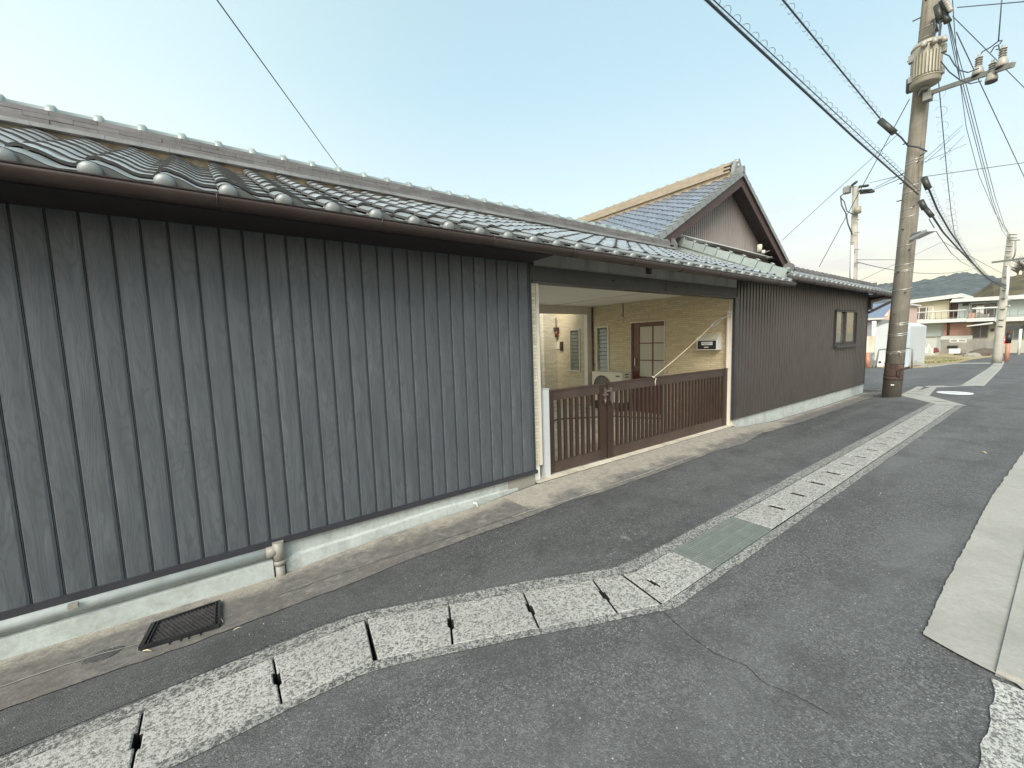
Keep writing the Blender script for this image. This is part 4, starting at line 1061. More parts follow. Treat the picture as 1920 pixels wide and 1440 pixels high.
b = B(); b.box(mx+.05, wx1-w-.12, 3.308, 3.313, wz0+w+.06, wz1-w); b.build('pane', M['winglass'], wf)
# geya roof behind and the coping roof on the wing wall
b = B(); gutter(b, 7.97, 15.0, 2.955, 2.485, .05); b.build('eave_gutter', M['gutter'], wing)
b = B()
for i in range(9):
    x = 8.4+.8*i; b.tube([(x, 2.955+.054*math.cos(PI+PI*k/8), 2.485+.062*math.sin(PI+PI*k/8)) for k in range(9)], .004, 5)
b.build('gutter_bracket', M['gutter'], wing)
bw = math.atan(.47); cW, sW = math.cos(bw), math.sin(bw)
GY_, GZ_ = Vector((0, cW, sW)), Vector((0, -sW, cW)); RW = frame_euler(EX, GY_, GZ_); MW = Matrix((EX, GY_, GZ_)).transposed()
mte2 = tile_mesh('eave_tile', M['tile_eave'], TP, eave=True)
W0 = Vector((8.10, 2.99, 2.505))
for c in range(0, 26): put('eave_tile', mte2, W0+EX*(TP*c), wing, rot=RW)
rest = [(W0+EX*(TP*c)+GY_*(EXPO*r), MW) for c in range(0, 26) for r in (1,)]+[(W0+EX*(TP*c)+GY_*(EXPO*r), MW) for c in range(0, 26) for r in range(2, 10) if c < 5]
joined_tiles('wing_tiles', mte2 if False else mt, rest, wing, M['tile'])
b = B(); b.prism([(8.0, 2.98, 2.49), (8.0, 5.15, 3.51), (8.0, 5.15, 3.45), (8.0, 2.98, 2.43)], (1.2, 0, 0)); b.prism([(9.2, 2.98, 2.49), (9.2, 3.45, 2.70), (9.2, 3.9, 2.5), (9.2, 3.9, 2.44), (9.2, 3.45, 2.62), (9.2, 2.98, 2.43)], (5.75, 0, 0)); b.prism([(9.2, 3.4, 2.60), (9.2, 5.15, 3.44), (9.2, 5.15, 3.38), (9.2, 3.4, 2.5)], (4.0, 0, 0)); b.build('roof_deck', M['brown_dark'], wing)
# coping ridge
b = B(); b.box(9.3, 14.75, 3.30, 3.46, 2.64, 2.70); b.build('ridge_plaster', M['noshi'], wing)
nb = B(); nb.box(0, .264, 3.27, 3.49, 0, .036); mn = nb.mesh('noshi_tile', M['noshi'])
for k in range(2):
    for i in range(20): put('noshi_tile', mn, (9.3+.13*k+.266*i, 0, 2.70+.04*k), wing)
mc3 = cap_mesh(.05, .272).mesh('ridge_cap_tile', M['noshi'])
for i in range(20): put('ridge_cap_tile', mc3, (9.32+.2715*i, 3.38, 2.782), wing)
b = B(); b.disc((9.22, 3.38, 2.80), (1, 0, 0), .10, .06, 14); b.build('ridge_end_tile', M['noshi'], wing); b = B(); b.prism([(14.76, 3.27, 2.66), (14.76, 3.49, 2.66), (14.86, 3.49, 2.83), (14.86, 3.27, 2.83)], (0, 0, .02)); b.build('ridge_end_tile', M['noshi'], wing)
# overhang brackets at the far end
b = B(); b.bar((WX1, 3.28, 2.30), (15.05, 3.0, 2.46), .05, .07); b.bar((WX1, 3.28, 2.02), (15.0, 3.0, 2.30), .045, .055); b.box(WX1, WX1+.16, 3.24, 3.34, 2.1, 2.32); b.bar((14.98, 2.98, 2.44), (14.98, 4.2, 2.44), .04, .12); b.build('eave_bracket', M['brown_wood'], wing)
b = B(); b.box(14.25, 15.0, 3.05, 4.0, 2.465, 2.49); b.build('end_soffit', M['brown_wood'], wing)
# verge row and flashing wall at x = 7.95
P, Q = Vector((7.96, 2.93, 2.565)), Vector((7.96, 5.10, 3.60)); n = 9; d = (Q-P)/n
b = B(); t = d.normalized(); up = Vector((0, -t.z, t.y)); L = d.length
b.prism([Vector(), t*(L*.95), t*(L*.95)+up*.03, up*.045], (.14, 0, 0)); b.prism([up*.04-Vector((.014, 0, 0)), t*(L*.95)+up*.03-Vector((.014, 0, 0)), t*(L*.95)-up*.10-Vector((.014, 0, 0)), -up*.10-Vector((.014, 0, 0))], (.014, 0, 0))
b.tube([Vector((.05, 0, 0))+up*.055, t*(L*.25)+Vector((.05, 0, 0))+up*.055], .012, 6)
mv = b.mesh('verge_tile', M['cap'])
for i in range(n): put('verge_tile', mv, P+d*i, wing)
b = B(); b.prism([(7.975, 2.95, 2.40), (7.975, 5.12, 3.10), (7.975, 5.12, 3.56), (7.975, 2.95, 2.53)], (.03, 0, 0)); b.build('side_flashing', M['metal_green'], wing)
b = B(); b.prism([(7.9, 2.95, 2.452), (7.9, 4.95, 3.29), (7.9, 4.95, 3.33), (7.9, 2.95, 2.49)], (.075, 0, 0)); b.build('valley_flashing', M['metal_green'], wing)
b = B(); b.bar((7.9, 5.06, 3.655), (13.4, 5.06, 3.60), .16, .02); b.bar((7.9, 5.13, 3.69), (13.4, 5.13, 3.64), .02, .06); b.build('wall_flashing', M['roof_white'], wing)
b = B(); b.prism([(8.2, 2.98, 2.60), (8.2, 5.10, 3.60), (8.2, 5.10, 3.57), (8.2, 2.98, 2.57)], (.05, 0, 0)) if False else None
# antenna-like box on the gable (meter and siren)
q = PY(1424, 466, 5.0)
sd = empty('wall_siren', q, 'cream cylindrical box with small arm mounted low on the ribbed gable', 'outdoor unit')
b = B(); b.tube([q+Vector((0, 0, -.07)), q+Vector((0, 0, .10))], .06, 14); b.build('casing', M['ac'], sd)
q2 = PY(1431, 473, 5.0); b = B(); b.tube([q2+Vector((0, 0, -.03)), q2+Vector((0, 0, .05))], .05, 12); b.bar(q2+Vector((.05, 0, 0)), q2+Vector((.25, -.05, .06)), .03, .02); b.build('arm', M['white'], sd)

# ------------------------------------------------------------------ porch furniture
ac = empty('air_conditioner', (6.85, 5.8, -.05), 'ivory outdoor air conditioner unit with round fan grille by brown door', 'air conditioner')
az = .20
b = B(); b.box(6.70, 6.985, 5.40, 6.22, az, .82); b.build('casing', M['ac'], ac)
b = B(); b.box(6.69, 6.995, 5.39, 6.23, .82, .832); b.build('top_cover', M['white_trim'], ac)
cy, cz_ = 5.93, .52
b = B(); b.tube([(6.699, cy, cz_), (6.692, cy, cz_)], .235, 30); b.build('fan_opening', M['brown_dark'], ac)
b = B()
for k in range(5):
    r = .05+.047*k; b.tube([(6.685, cy+r*math.cos(a), cz_+r*math.sin(a)) for a in xr(0, 2*PI, 24)], .0045, 4)
for a in xr(0, PI, 6)[:-1]: b.tube([(6.686, cy+.24*math.cos(a), cz_+.24*math.sin(a)), (6.686, cy-.24*math.cos(a), cz_-.24*math.sin(a))], .004, 4)
b.build('fan_grille', M['ac'], ac)
b = B(); b.box(6.693, 6.70, 5.46, 5.56, .74, .765); b.build('badge', M['dark'], ac)
b = B(); 
for z in (.72, .77): b.box(6.80, 6.90, 5.393, 5.40, z, z+.02)
b.build('handle_slot', M['dark'], ac)
b = B(); b.box(6.72, 6.97, 5.45, 5.55, -.05, az); b.box(6.72, 6.97, 6.07, 6.17, -.05, az); b.build('foot', M['dark'], ac)

mbx = empty('mailbox', (6.93, 3.7, 1.28), 'ivory wall mailbox with black front and white name label', 'mailbox')
b = B(); b.prism([(6.85, 3.53, 1.280), (6.998, 3.53, 1.280), (6.998, 3.53, 1.545), (6.85, 3.53, 1.468)], (0, .36, 0)); b.build('casing', M['white'], mbx)
b = B(); b.prism([(6.825, 3.515, 1.468), (6.998, 3.515, 1.550), (6.998, 3.515, 1.570), (6.825, 3.515, 1.488)], (0, .39, 0)); b.build('lid', M['ac'], mbx)
b = B(); b.box(6.842, 6.85, 3.55, 3.87, 1.295, 1.440); b.build('front_panel', M['dark'], mbx)
b = B(); b.box(6.837, 6.842, 3.605, 3.80, 1.365, 1.42); b.build('name_label', M['paper'], mbx)
b = B()
for i in range(9): b.box(6.8355, 6.837, 3.62+.019*i, 3.631+.019*i, 1.392, 1.404)
for i in range(4): b.box(6.8355, 6.837, 3.68+.019*i, 3.688+.019*i, 1.374, 1.381)
b.build('lettering', M['wire'], mbx)
b = B(); b.box(6.825, 6.842, 3.675, 3.745, 1.318, 1.338); b.build('pull', M['rope'], mbx)
lm = empty('wall_lantern', (6.9, 7.62, 1.6), 'small brown wall lantern at corner beside pale wall', 'wall lamp')
b = B(); b.tube([(6.93, 7.62, 1.86), (6.93, 7.62, 1.95), (6.93, 7.62, 2.1)], .012, 6); b.box(6.88, 6.99, 7.57, 7.67, 1.76, 1.86); b.build('bracket', M['brown_wood'], lm)
b = B(); b.tube([(6.92, 7.60, 1.76), (6.92, 7.60, 1.62)], [.05, .035], 8); b.build('lantern_glass', M['door_wood'], lm)
ic = empty('intercom', (6.97, 7.5, 1.3), 'brown intercom panel beside small cream nameplate on porch wall', 'intercom')
b = B(); b.box(6.975, 7.0, 7.56, 7.65, 1.32, 1.50); b.build('name_plate', M['ac'], ic)
b = B(); b.box(6.96, 7.0, 7.44, 7.53, 1.28, 1.50); b.build('speaker_panel', M['brown_wood'], ic)
vt = empty('vent_cap', (6.98, 5.667, 1.93), 'round pale vent ring high on beige porch wall', 'vent')
b = B(); b.tube([(6.985, 5.667+.075*math.cos(a), 1.93+.075*math.sin(a)) for a in xr(0, 2*PI, 28)], .013, 6); b.build('ring', M['ac'], vt)
b = B(); b.disc((6.985, 5.667, 1.93), (1, 0, 0), .065, .01, 20); b.build('cap', M['stone'], vt)
b = B(); b.tube([(6.995, 6.42, .97), (6.94, 6.42, .97)], .014, 8); b.tube([(6.95, 6.42, .97), (6.93, 6.36, .93)], .008, 6); b.build('tap', M['latch'], label='small garden tap on wall beside white porch post', cat='tap')
# low dark hose line seen through the gate on the porch floor
b = B(); b.tube([(4.0, 5.6, .02), (4.6, 5.4, .02), (5.2, 5.75, .02), (6.2, 5.2, .02), (6.6, 4.4, .02)], .013, 6); b.build('garden_hose', M['dark'], label='dark hose lying across the forecourt behind the gate', cat='hose')
# ------------------------------------------------------------------ utility pole
PB = Vector((12.72, 2.43, 0)); PT = Vector((12.72, 2.18, 9.2))
def pole_pt(z): return PB+(PT-PB)*(z/9.2)
def pole_r(z): return .172-.0052*z
up_ = empty('utility_pole', PB, 'tall concrete utility pole by the wing corner, rusty bands near foot', 'utility pole')
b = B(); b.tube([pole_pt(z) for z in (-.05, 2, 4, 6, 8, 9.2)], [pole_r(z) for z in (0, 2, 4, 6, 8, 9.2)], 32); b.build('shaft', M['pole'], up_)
def band(z, h, mat, name='band', t=.006, r=None):
    b = B(); b.tube([pole_pt(z), pole_pt(z+h)], pole_r(z)+t, 28); return b.build(name, M[mat], up_)
for z in (.475, .745): band(z, .018, 'rust', t=.010)
band(.38, .07, 'rust', 'rust_collar', .005)
b = B(); a0 = math.atan2(-PB.y, -PB.x)
vs = []; 
for z in (.47, .76):
    for k in range(9): a = a0-.9+1.6*k/8; p = pole_pt(z); vs.append(p+Vector((math.cos(a), math.sin(a), 0))*(pole_r(z)+.007))
b.add(vs, [(k, k+1, 10+k, 9+k) for k in range(8)], True); b.build('rusted_plate', M['rust'], up_, fix=False)
b = B(); a = a0+.25; p = pole_pt(.95)+Vector((math.cos(a0), math.sin(a0), 0))*.175
b.tube([p+Vector((0, .09*math.cos(q), .09*math.sin(q))) for q in xr(0, PI, 10)], .008, 6); b.build('faint_sign', M['block'], up_)
b = B(); p = pole_pt(.62)+Vector((-.16, -.13, 0)); b.bar(p, p+Vector((-.02, -.17, .07)), .02, .05); b.box(p.x-.03, p.x+.03, p.y-.03, p.y+.04, .48, .62); b.build('rusty_lug', M['rust'], up_)
b = B(); a = a0; p = pole_pt(.27)+Vector((math.cos(a), math.sin(a), 0))*.174; b.box(p.x-.004, p.x+.004, p.y-.03, p.y+.03, .26, .285); b.build('tag', M['white'], up_)
for z in (1.03, 1.06, 1.42, 1.46, 1.66, 1.70, 2.45, 2.85, 2.88, 3.0, 3.42, 4.03, 4.2, 4.55, 4.68, 5.15, 5.22, 7.35, 7.65, 7.85):
    b = B(); tl = Vector((0, 0, .02)); P0 = pole_pt(z); n = 22
    b.tube([P0+Vector((math.cos(a)*(pole_r(z)+.004), math.sin(a)*(pole_r(z)+.004), .03*math.sin(a-a0-1))) for a in xr(0, 2*PI, n)], .0065, 5, False); b.build('steel_strap', M['steel_band'], up_)
for i, z in enumerate([1.9+.46*k for k in range(15)]):
    if 5.4 < z < 6.9: continue
    a = a0+(.35 if i % 2 else -.5); p = pole_pt(z); d = Vector((math.cos(a), math.sin(a), 0)); b = B(); b.tube([p+d*(pole_r(z)-.01), p+d*(pole_r(z)+.05)], .012, 6); b.build('step_bolt', M['rust'], up_)
for q0, q1 in (((1693, 271), (1704, 267)), ((1681, 378), (1700, 373)), ((1711, 40), (1726, 33)), ((1701, 116), (1712, 112)), ((1686, 345), (1697, 341))):
    b = B(); b.tube([PX(*q0, 12.6), PX(*q1, 12.65)], .012, 6); b.build('step_bolt', M['rust'], up_)
# transformer
TZ = 5.95; tc = pole_pt(6.0)+Vector((-.42, -.28, 0)); tc = Vector((PX(1737, 118, 12.3).x, PX(1737, 118, 12.3).y, 0))
zt0, zt1 = PX(1735, 160, 12.3).z, PX(1745, 82, 12.3).z
tf = empty('pole_transformer', (tc.x, tc.y, zt0), 'cream cylindrical transformer with cooling fins hung on utility pole', 'transformer')
R = .235
b = B(); b.tube([(tc.x, tc.y, zt0), (tc.x, tc.y, zt0+.02), (tc.x, tc.y, zt1-.03), (tc.x, tc.y, zt1+.02), (tc.x, tc.y, zt1+.05)], [R*.9, R, R, R*.94, R*.5], 28); b.build('tank', M['trans'], tf)
b = B(); b.tube([(tc.x, tc.y, zt1-.06), (tc.x, tc.y, zt1-.03)], R+.012, 28); b.build('rim_band', M['trans'], tf); b = B(); b.tube([(tc.x, tc.y, zt0+.10), (tc.x, tc.y, zt0+.13)], R+.008, 28); b.build('rim_band', M['trans'], tf)
fb = B(); fb.box(R-.01, R+.032, -.012, .012, zt0+.14, zt1-.22); mf = fb.mesh('cooling_fin', M['trans'])
for k in range(9):
    a = a0-.75+.19*k; put('cooling_fin', mf, (tc.x, tc.y, 0), tf, rot=(0, 0, a))
for k in range(3):
    a = a0-.2+.5*k; d = Vector((math.cos(a), math.sin(a), 0)); p = Vector((tc.x, tc.y, zt1-.10))+d*(R)
    b = B(); b.tube([p, p+d*.08+Vector((0, 0, .02)), p+d*.10+Vector((0, 0, -.06))], [.05, .05, .04], 10); b.build('bushing', M['porcelain'], tf)
b = B()
for a in (a0+1.3, a0-1.2):
    d = Vector((math.cos(a), math.sin(a), 0)); p = Vector((tc.x, tc.y, 0))+d*R; b.box(p.x-.04, p.x+.04, p.y-.04, p.y+.04, zt0+.1, zt0+.22); b.box(p.x-.05, p.x+.05, p.y-.05, p.y+.05, zt1-.28, zt1-.14)
b.bar((tc.x, tc.y, zt0-.04), pole_pt(zt0-.04), .12, .06); b.build('hanger', M['galv'], tf)
b = B(); p = PX(1706, 160, 12.4); b.box(p.x-.06, p.x+.06, p.y-.05, p.y+.05, p.z-.14, p.z+.12); b.build('fuse_box', M['dark'], tf)
# side crossarm with cut-outs
c0, c1 = PX(1742, 175, 12.45), PX(1900, 121, 11.6)
b = B(); b.bar(c0, c1, .075, .075); arm = b.build('crossarm', M['galv'], up_)
b = B(); b.bar(PX(1733, 187, 12.5), PX(1749, 175, 12.4), .05, .05); b.box(c0.x-.08, c0.x+.1, c0.y-.05, c0.y+.08, c0.z-.14, c0.z+.02); b.build('arm_brace', M['galv'], up_)
dv = (c1-c0).normalized()
for k, t in enumerate((.62, .78, .88)):
    p = c0+(c1-c0)*t; fo = empty('cutout_fuse', p, ['porcelain ribbed cutout fuse nearest the pole on the side arm', 'middle porcelain cutout fuse on the side arm, hanging lowest', 'outermost porcelain cutout fuse on the side arm'][k], 'insulator', 'cutout fuses on side arm')
    dz = Vector((0, 0, 1)); o = Vector((0, 0, .03 if k != 1 else -.16))
    b = B(); b.tube([p+o+dz*z for z in (0, .02, .10, .16)], [.075, .085, .07, .04], 12); b.build('cap', M['porcelain'], fo)
    b = B()
    for j in range(4): b.tube([p+o+dz*(.17+.04*j), p+o+dz*(.19+.04*j)], [.055, .035], 10)
    b.tube([p+o+dz*.15, p+o+dz*.36], .022, 8); b.build('ribbed_stem', M['porcelain'], fo)
    b = B(); b.tube([p+o-dz*.02, p+o], .08, 12); b.build('skirt', M['dark'], fo)
# insulators and hardware at the top right of the pole
b = B()
for q0, q1, r in (((1757, 10), (1763, 38), .06), ((1763, 2), (1778, 24), .035), ((1752, 36), (1756, 60), .03), ((1768, 20), (1782, 40), .03), ((1760, 45), (1775, 30), .03), ((1772, 28), (1776, 42), .05)):
    b.tube([PX(*q0, 12.4), PX(*q1, 12.4)], r, 8)
b.build('top_hardware', M['closure'], up_)
b = B()
for j in range(6): p = PX(1767+2.2*j, 2+4*j, 12.35); b.tube([p, p+Vector((0, -.06, .03))], .045, 8)
b.build('insulator_stack', M['porcelain'], up_)
b = B()
for L in ([(1755, 45), (1751, 60), (1753, 78)], [(1762, 38), (1761, 60), (1760, 78)], [(1757, 60), (1748, 62)], [(1765, 45), (1762, 70), (1757, 80)]): b.tube([PX(x, y, 12.35) for x, y in L], .012, 5)
b.build('jumper_wires', M['wire'], up_)
# street lamp on the pole
q = PX(1712, 444, 12.6)
sl_ = empty('pole_lamp', q, 'slim white street lamp head angled out from utility pole', 'street lamp')
b = B(); b.tube([PX(1706, 451, 12.6), PX(1712, 451, 12.5), PX(1716, 443, 12.3)], .012, 6); b.tube([PX(1707, 444, 12.6), PX(1712, 438, 12.5), PX(1722, 435, 12.3)], .009, 6); b.build('arm', M['galv'], sl_)
b = B(); P0, P1 = PX(1714, 447, 12.3), PX(1748, 431, 11.9); b.bar(P0, P1, .16, .05); b.build('lamp_head', M['tank'], sl_)
b = B(); b.bar(PX(1716, 442, 12.25), PX(1733, 434, 12.05), .12, .05); b.build('cover', M['galv'], sl_)

# ------------------------------------------------------------------ wires
def wire(name, P, r, mat='wire', label=None, group=None, loops=0, lr=.06, parent=None, sag=0, n=14, cat='cable', lmat='wire_thin'):
    P = [Vector(p) for p in P]
    if len(P) == 2 and sag:
        a, c = P; P = [a+(c-a)*t-Vector((0, 0, sag*4*t*(1-t))) for t in xr(0, 1, n)]
    root = empty(name, P[0], label, cat, group) if not parent else parent
    b = B(); b.tube(P, r, 6); b.build('conductor', M[mat], root)
    if loops:
        b = B(); L = [0]
        for a, c in zip(P, P[1:]): L.append(L[-1]+(c-a).length)
        s = loops*.5
        while s < L[-1]:
            i = max(k for k in range(len(L)-1) if L[k] <= s); t = (s-L[i])/(L[i+1]-L[i]); p = P[i]+(P[i+1]-P[i])*t; d = (P[i+1]-P[i]).normalized()
            u = Vector((0, 0, 1)).cross(d).normalized(); w = d.cross(u)
            ph = random.uniform(-.3, .3)
            b.tube([p+d*(loops*(k/12-.5)*.4)+(u*math.cos(2*PI*k/12+ph)+w*math.sin(2*PI*k/12+ph))*lr+w*lr*.25 for k in range(13)], .0030, 4, False)
            s += loops
        b.build('hanger_loop', M[lmat], root, kind='stuff')
    return root
y0 = 2.25
A, Bp = PY(1325, 0, y0), PX(1722, 365, 12.55)
wire('telephone_cable', [A+(A-Bp)*1.2, A, (A+Bp)/2+Vector((0, 0, -.03)), Bp], .015, 'wire', 'thick dark telephone cable with hanging loops, lower of two over the street', 'telephone cables over the street')
A2, B2 = PY(1338, 0, y0), PX(1724, 358, 12.55)
wire('messenger_wire', [A2+(A2-B2)*1.2, A2, B2], .006, 'wire', 'thin messenger wire with coil loops just above the thick cable', 'telephone cables over the street', loops=.20, lr=.042)
A, Bp = PY(1468, 0, y0), PY(1650, 222, y0-.05)
wire('telephone_cable', [A+(A-Bp)*1.5, A, Bp], .011, 'wire', 'upper looped telephone cable ending at the dark green closure', 'telephone cables over the street', loops=.22, lr=.045)
def closure(q0, q1, xx, r, label):
    a, c = PX(*q0, xx), PX(*q1, xx); b = B(); b.tube([a, c], r, 6); b.tube([a-(c-a)*.04, a], [r*.6, r], 6)
    b.build('splice_closure', M['closure'], label=label, cat='splice box', group='splice closures on the cables')
closure((1650, 226), (1677, 249), 11.1, .062, 'dark splice closure on upper cable left of utility pole')
closure((1732, 333), (1741, 354), 12.3, .055, 'dark splice closure right of pole just below the horizontal line')
closure((1726, 376), (1734, 392), 12.2, .052, 'dark splice closure lowest pair beside pole, left one')
closure((1736, 392), (1748, 406), 12.2, .05, 'dark splice closure lowest pair beside pole, right one')
wire('drop_cable', [PX(1677, 247, 11.1), PX(1690, 258, 11.8), PX(1702, 273, 12.4), PX(1722, 276, 12.5), PX(1738, 284, 12.5), PX(1726, 292, 12.55)], .016, 'wire', 'short dark cable from left closure curling round the pole')
FP = Vector((34.5, 2.6, 0))                                  # far pole foot
def farp(px, py): return PX(px, py, 34.4)
def span(q, near_x, far=False):
    out = []
    n = len(q)
    for i, (px, py) in enumerate(q):
        t = i/(n-1); d = 1/near_x*(1-t)+1/34.4*t; out.append(PX(px, py, 1/d))
    return out
W = [([(1741, 353), (1757, 392), (1780, 432), (1805, 468), (1832, 503), (1858, 526), (1886, 536)], 12.3, .018, 'lower main cable sweeping from closure down to the far pole', .25),
     ([(1749, 406), (1768, 435), (1795, 465), (1822, 492), (1850, 520), (1870, 533), (1886, 541)], 12.2, .018, 'lowest dark cable sweeping from right closure to the far pole', 0),
     ([(1742, 411), (1760, 441), (1783, 474), (1802, 491), (1822, 501)], 12.2, .008, 'thin drop wire below the sweeping cables beside lamp', 0),
     ([(1757, 120), (1764, 200), (1770, 265), (1776, 330), (1783, 395), (1790, 440), (1815, 485), (1850, 524), (1885, 534)], 12.3, .008, 'vertical-looking wire with many rings right of pole', .55)]
for q, nx, r, lab, lp_ in W:
    wire('overhead_cable', span(q, nx), r, 'wire', lab, 'cables running on to the far pole', loops=lp_, lr=.06 if lp_ < .5 else .09)
for j, q in enumerate([[(1775, 32), (1790, 110), (1812, 200), (1838, 300), (1860, 380), (1879, 432), (1893, 450)], [(1777, 32), (1795, 115), (1818, 205), (1843, 303), (1862, 375), (1880, 425), (1893, 444)], [(1778, 32), (1800, 115), (1824, 205), (1848, 300), (1866, 370), (1882, 420), (1893, 440)], [(1786, 0), (1790, 60), (1797, 130), (1812, 240), (1836, 330), (1866, 400), (1890, 436)]]):
    wire('power_line', span(q, 12.4), .007, 'wire_thin', ['leftmost power line falling from pole top to far pole', 'second power line from left falling to far pole', 'third power line from left falling to far pole', 'faint power line curving behind the bundle to far pole'][j], 'power lines running on to the far pole')
def straight(q0, x0, q1, x1, r, lab, name='power_line', mat='wire_thin', ext=0, grp=None, sag=0):
    a, c = PX(*q0, x0), PX(*q1, x1); c = c+(c-a)*ext; wire(name, [a, c], r, mat, lab, grp, sag=sag)
straight((1786, 30), 12.3, (1920, 164), 16, .008, 'long wire from pole top slanting down right past the cutouts', ext=.6)
straight((1793, 60), 12.3, (1920, 331), 22, .009, 'steep wire from pole top crossing behind side arm', ext=.6)
straight((1795, 14), 12.3, (1920, 3), 11.0, .009, 'near-horizontal wire leaving top insulator to the right', ext=1)
straight((1880, -20), 11.5, (1872, 78), 11.8, .009, 'vertical wire dropping to the cutout fuses')
straight((1720, 333), 12.5, (1920, 305), 14, .007, 'horizontal wire leaving pole to the right below the arm', ext=1)
straight((1705, 186), 12.5, (1536, 500), 16, .009, 'service wire from pole down left behind the wing roof', 'service_wire', 'wire')
straight((1690, 246), 12.6, (1466, 451), 14.5, .006, 'thin service wire from pole to gabled house', 'service_wire')
straight((1606, 487), 21.7, (1830, 487), 60, .012, 'faint level wire between small pole and distance')
straight((1606, 491), 21.7, (1840, 499), 45, .014, 'sagging wire from small pole towards far pole', sag=.5)
straight((1600, 532), 30, (1768, 453), 30, .010, 'faint wire rising right behind utility pole')
straight((1768, 453), 30, (1930, 540), 60, .010, 'faint wire descending right of utility pole over hill')
wire('service_wire', [PY(407, 0, 4.2)+(PY(407, 0, 4.2)-PY(640, 320, 8.0))*.8, PY(407, 0, 4.2), PY(640, 322, 8.0)], .006, 'wire', 'single thin wire crossing pale sky above the left roof')
for q0, q1 in (((1630, 343), (1693, 328)), ((1640, 352), (1700, 322)), ((1628, 360), (1692, 333))):
    straight(q0, 21.5, q1, 12.75, .009, {343: 'top wire between small pole and utility pole', 352: 'middle wire between small pole and utility pole', 360: 'lowest wire between small pole and utility pole'}[q0[1]], 'link_wire')
for k, (q0, q1) in enumerate((((1728, 303), (1805, 235)), ((1735, 305), (1800, 245)), ((1728, 306), (1812, 270)), ((1762, 300), (1808, 254)))):
    straight(q0, 12.5, q1, 20, .006, ['highest slanting link wire right of pole', 'second slanting link wire right of pole', 'lowest slanting link wire right of pole', 'short slanting link wire right of pole'][k], 'link_wire')
for k, q in enumerate([[(1765, 98), (1780, 105), (1790, 122), (1800, 132), (1815, 136), (1835, 128)], [(1764, 115), (1780, 135), (1800, 150), (1820, 157), (1840, 152)], [(1838, 103), (1842, 97), (1858, 88), (1872, 77), (1879, 76), (1875, 82)], [(1858, 98), (1864, 88), (1872, 84), (1874, 92), (1868, 93)]]):
    wire('jumper_wire', [PX(x, y, 12.2-.12*i) for i, (x, y) in enumerate(q)], .010, 'wire', ['upper looping jumper from transformer to cutouts', 'lower looping jumper from transformer to cutouts', 'curled lead above nearest cutout fuse', 'curled lead above outer cutout fuse'][k], 'jumpers of the transformer')

# ------------------------------------------------------------------ small pole behind the wing roof, far pole
sp = PX(1600, 520, 22); spt = PX(1604, 352, 22)
small = empty('utility_pole', (sp.x, sp.y, -.2), 'slimmer concrete pole behind wing roof, white pipe up its left side', 'utility pole')
b = B(); b.tube([(sp.x, sp.y, -.3), sp, spt], [.17, .135, .10], 16); b.build('shaft', M['pole_far'], small)
b = B(); b.tube([PX(1596, 560, 21.8), PX(1598, 460, 21.8)], .05, 8); b.build('cable_duct', M['white'], small)
b = B(); b.bar(PX(1588, 349, 22), PX(1612, 352, 22), .06, .06); b.box(sp.x-.2, sp.x+.1, PX(1592, 355, 22).y-.05, PX(1583, 355, 22).y, PX(1588, 363, 22).z, PX(1588, 352, 22).z); b.build('crossarm', M['galv'], small)
b = B()
for q0, q1 in (((1612, 350), (1627, 348)), ((1612, 358), (1634, 356)), ((1614, 362), (1638, 359)), ((1598, 347), (1606, 341))): b.tube([PX(*q0, 21.9), PX(*q1, 21.5)], .05, 8)
b.build('insulator', M['closure'], small)
b = B(); b.tube([PX(1586, 361, 21.8), PX(1576, 368, 21.8), PX(1578, 385, 21.8), PX(1586, 400, 21.8), PX(1590, 420, 21.8), PX(1598, 440, 21.8)], .025, 6); b.tube([PX(1576, 370, 21.8), PX(1583, 378, 21.8), PX(1588, 396, 21.8), PX(1600, 402, 21.8)], .02, 6); b.build('bypass_cable', M['closure'], small)
b = B(); b.tube([PX(1608, 388, 21.8), PX(1608, 400, 21.8)], .12, 12); b.build('junction_box', M['trans'], small)
b = B()
for y, s in ((412, 1), (436, 1), (455, -1), (468, 1), (470, -1), (494, 1)): b.bar(PX(1602, y, 21.8), PX(1602+s*9, y-.5, 21.8), .03, .03)
b.build('step_bolt', M['galv'], small)
fpr = PX(1870, 667, 34.4); fpt = PX(1895, 438, 34.4)
far = empty('utility_pole', fpr, 'far concrete utility pole beside road, leaning right, two crossarms', 'utility pole')
b = B(); b.tube([fpr-Vector((0, 0, .4)), fpr, fpt], [.19, .19, .12], 16); b.build('shaft', M['pole_far'], far)
b = B(); b.bar(PX(1861, 492, 34.2), PX(1925, 484, 33), .09, .09); b.build('crossarm', M['galv'], far)
b = B(); b.bar(PX(1893, 440, 34.2), PX(1906, 440, 34), .07, .05); b.bar(PX(1893, 446, 34.2), PX(1906, 446, 34), .07, .05); b.bar(PX(1893, 451, 34.2), PX(1912, 450, 34), .07, .05)
b.tube([PX(1904, 451, 34), PX(1904, 470, 34), PX(1902, 480, 34), PX(1898, 486, 34.2)], .03, 6); b.build('upper_arm', M['galv'], far)
b = B()
for y in (462, 472, 482, 500, 520, 545, 560, 580, 600, 612): b.tube([PX(1895-(y-438)*.109-5.2, y, 34.2), PX(1895-(y-438)*.109+5, y, 34.2)], .02, 5)
b.build('steel_strap', M['closure'], far)
b = B(); b.tube([PX(1886, 575, 34.2), PX(1893, 573, 33.9)], .03, 6); b.bar(PX(1891, 565, 33.9), PX(1901, 560, 33.3), .10, .05); b.build('lamp_head', M['tank'], far)
b = B(); b.tube([PX(1890, 500, 34.1), PX(1889, 540, 34.1), PX(1885, 560, 34.1)], .045, 8); b.build('cable_riser', M['white'], far)

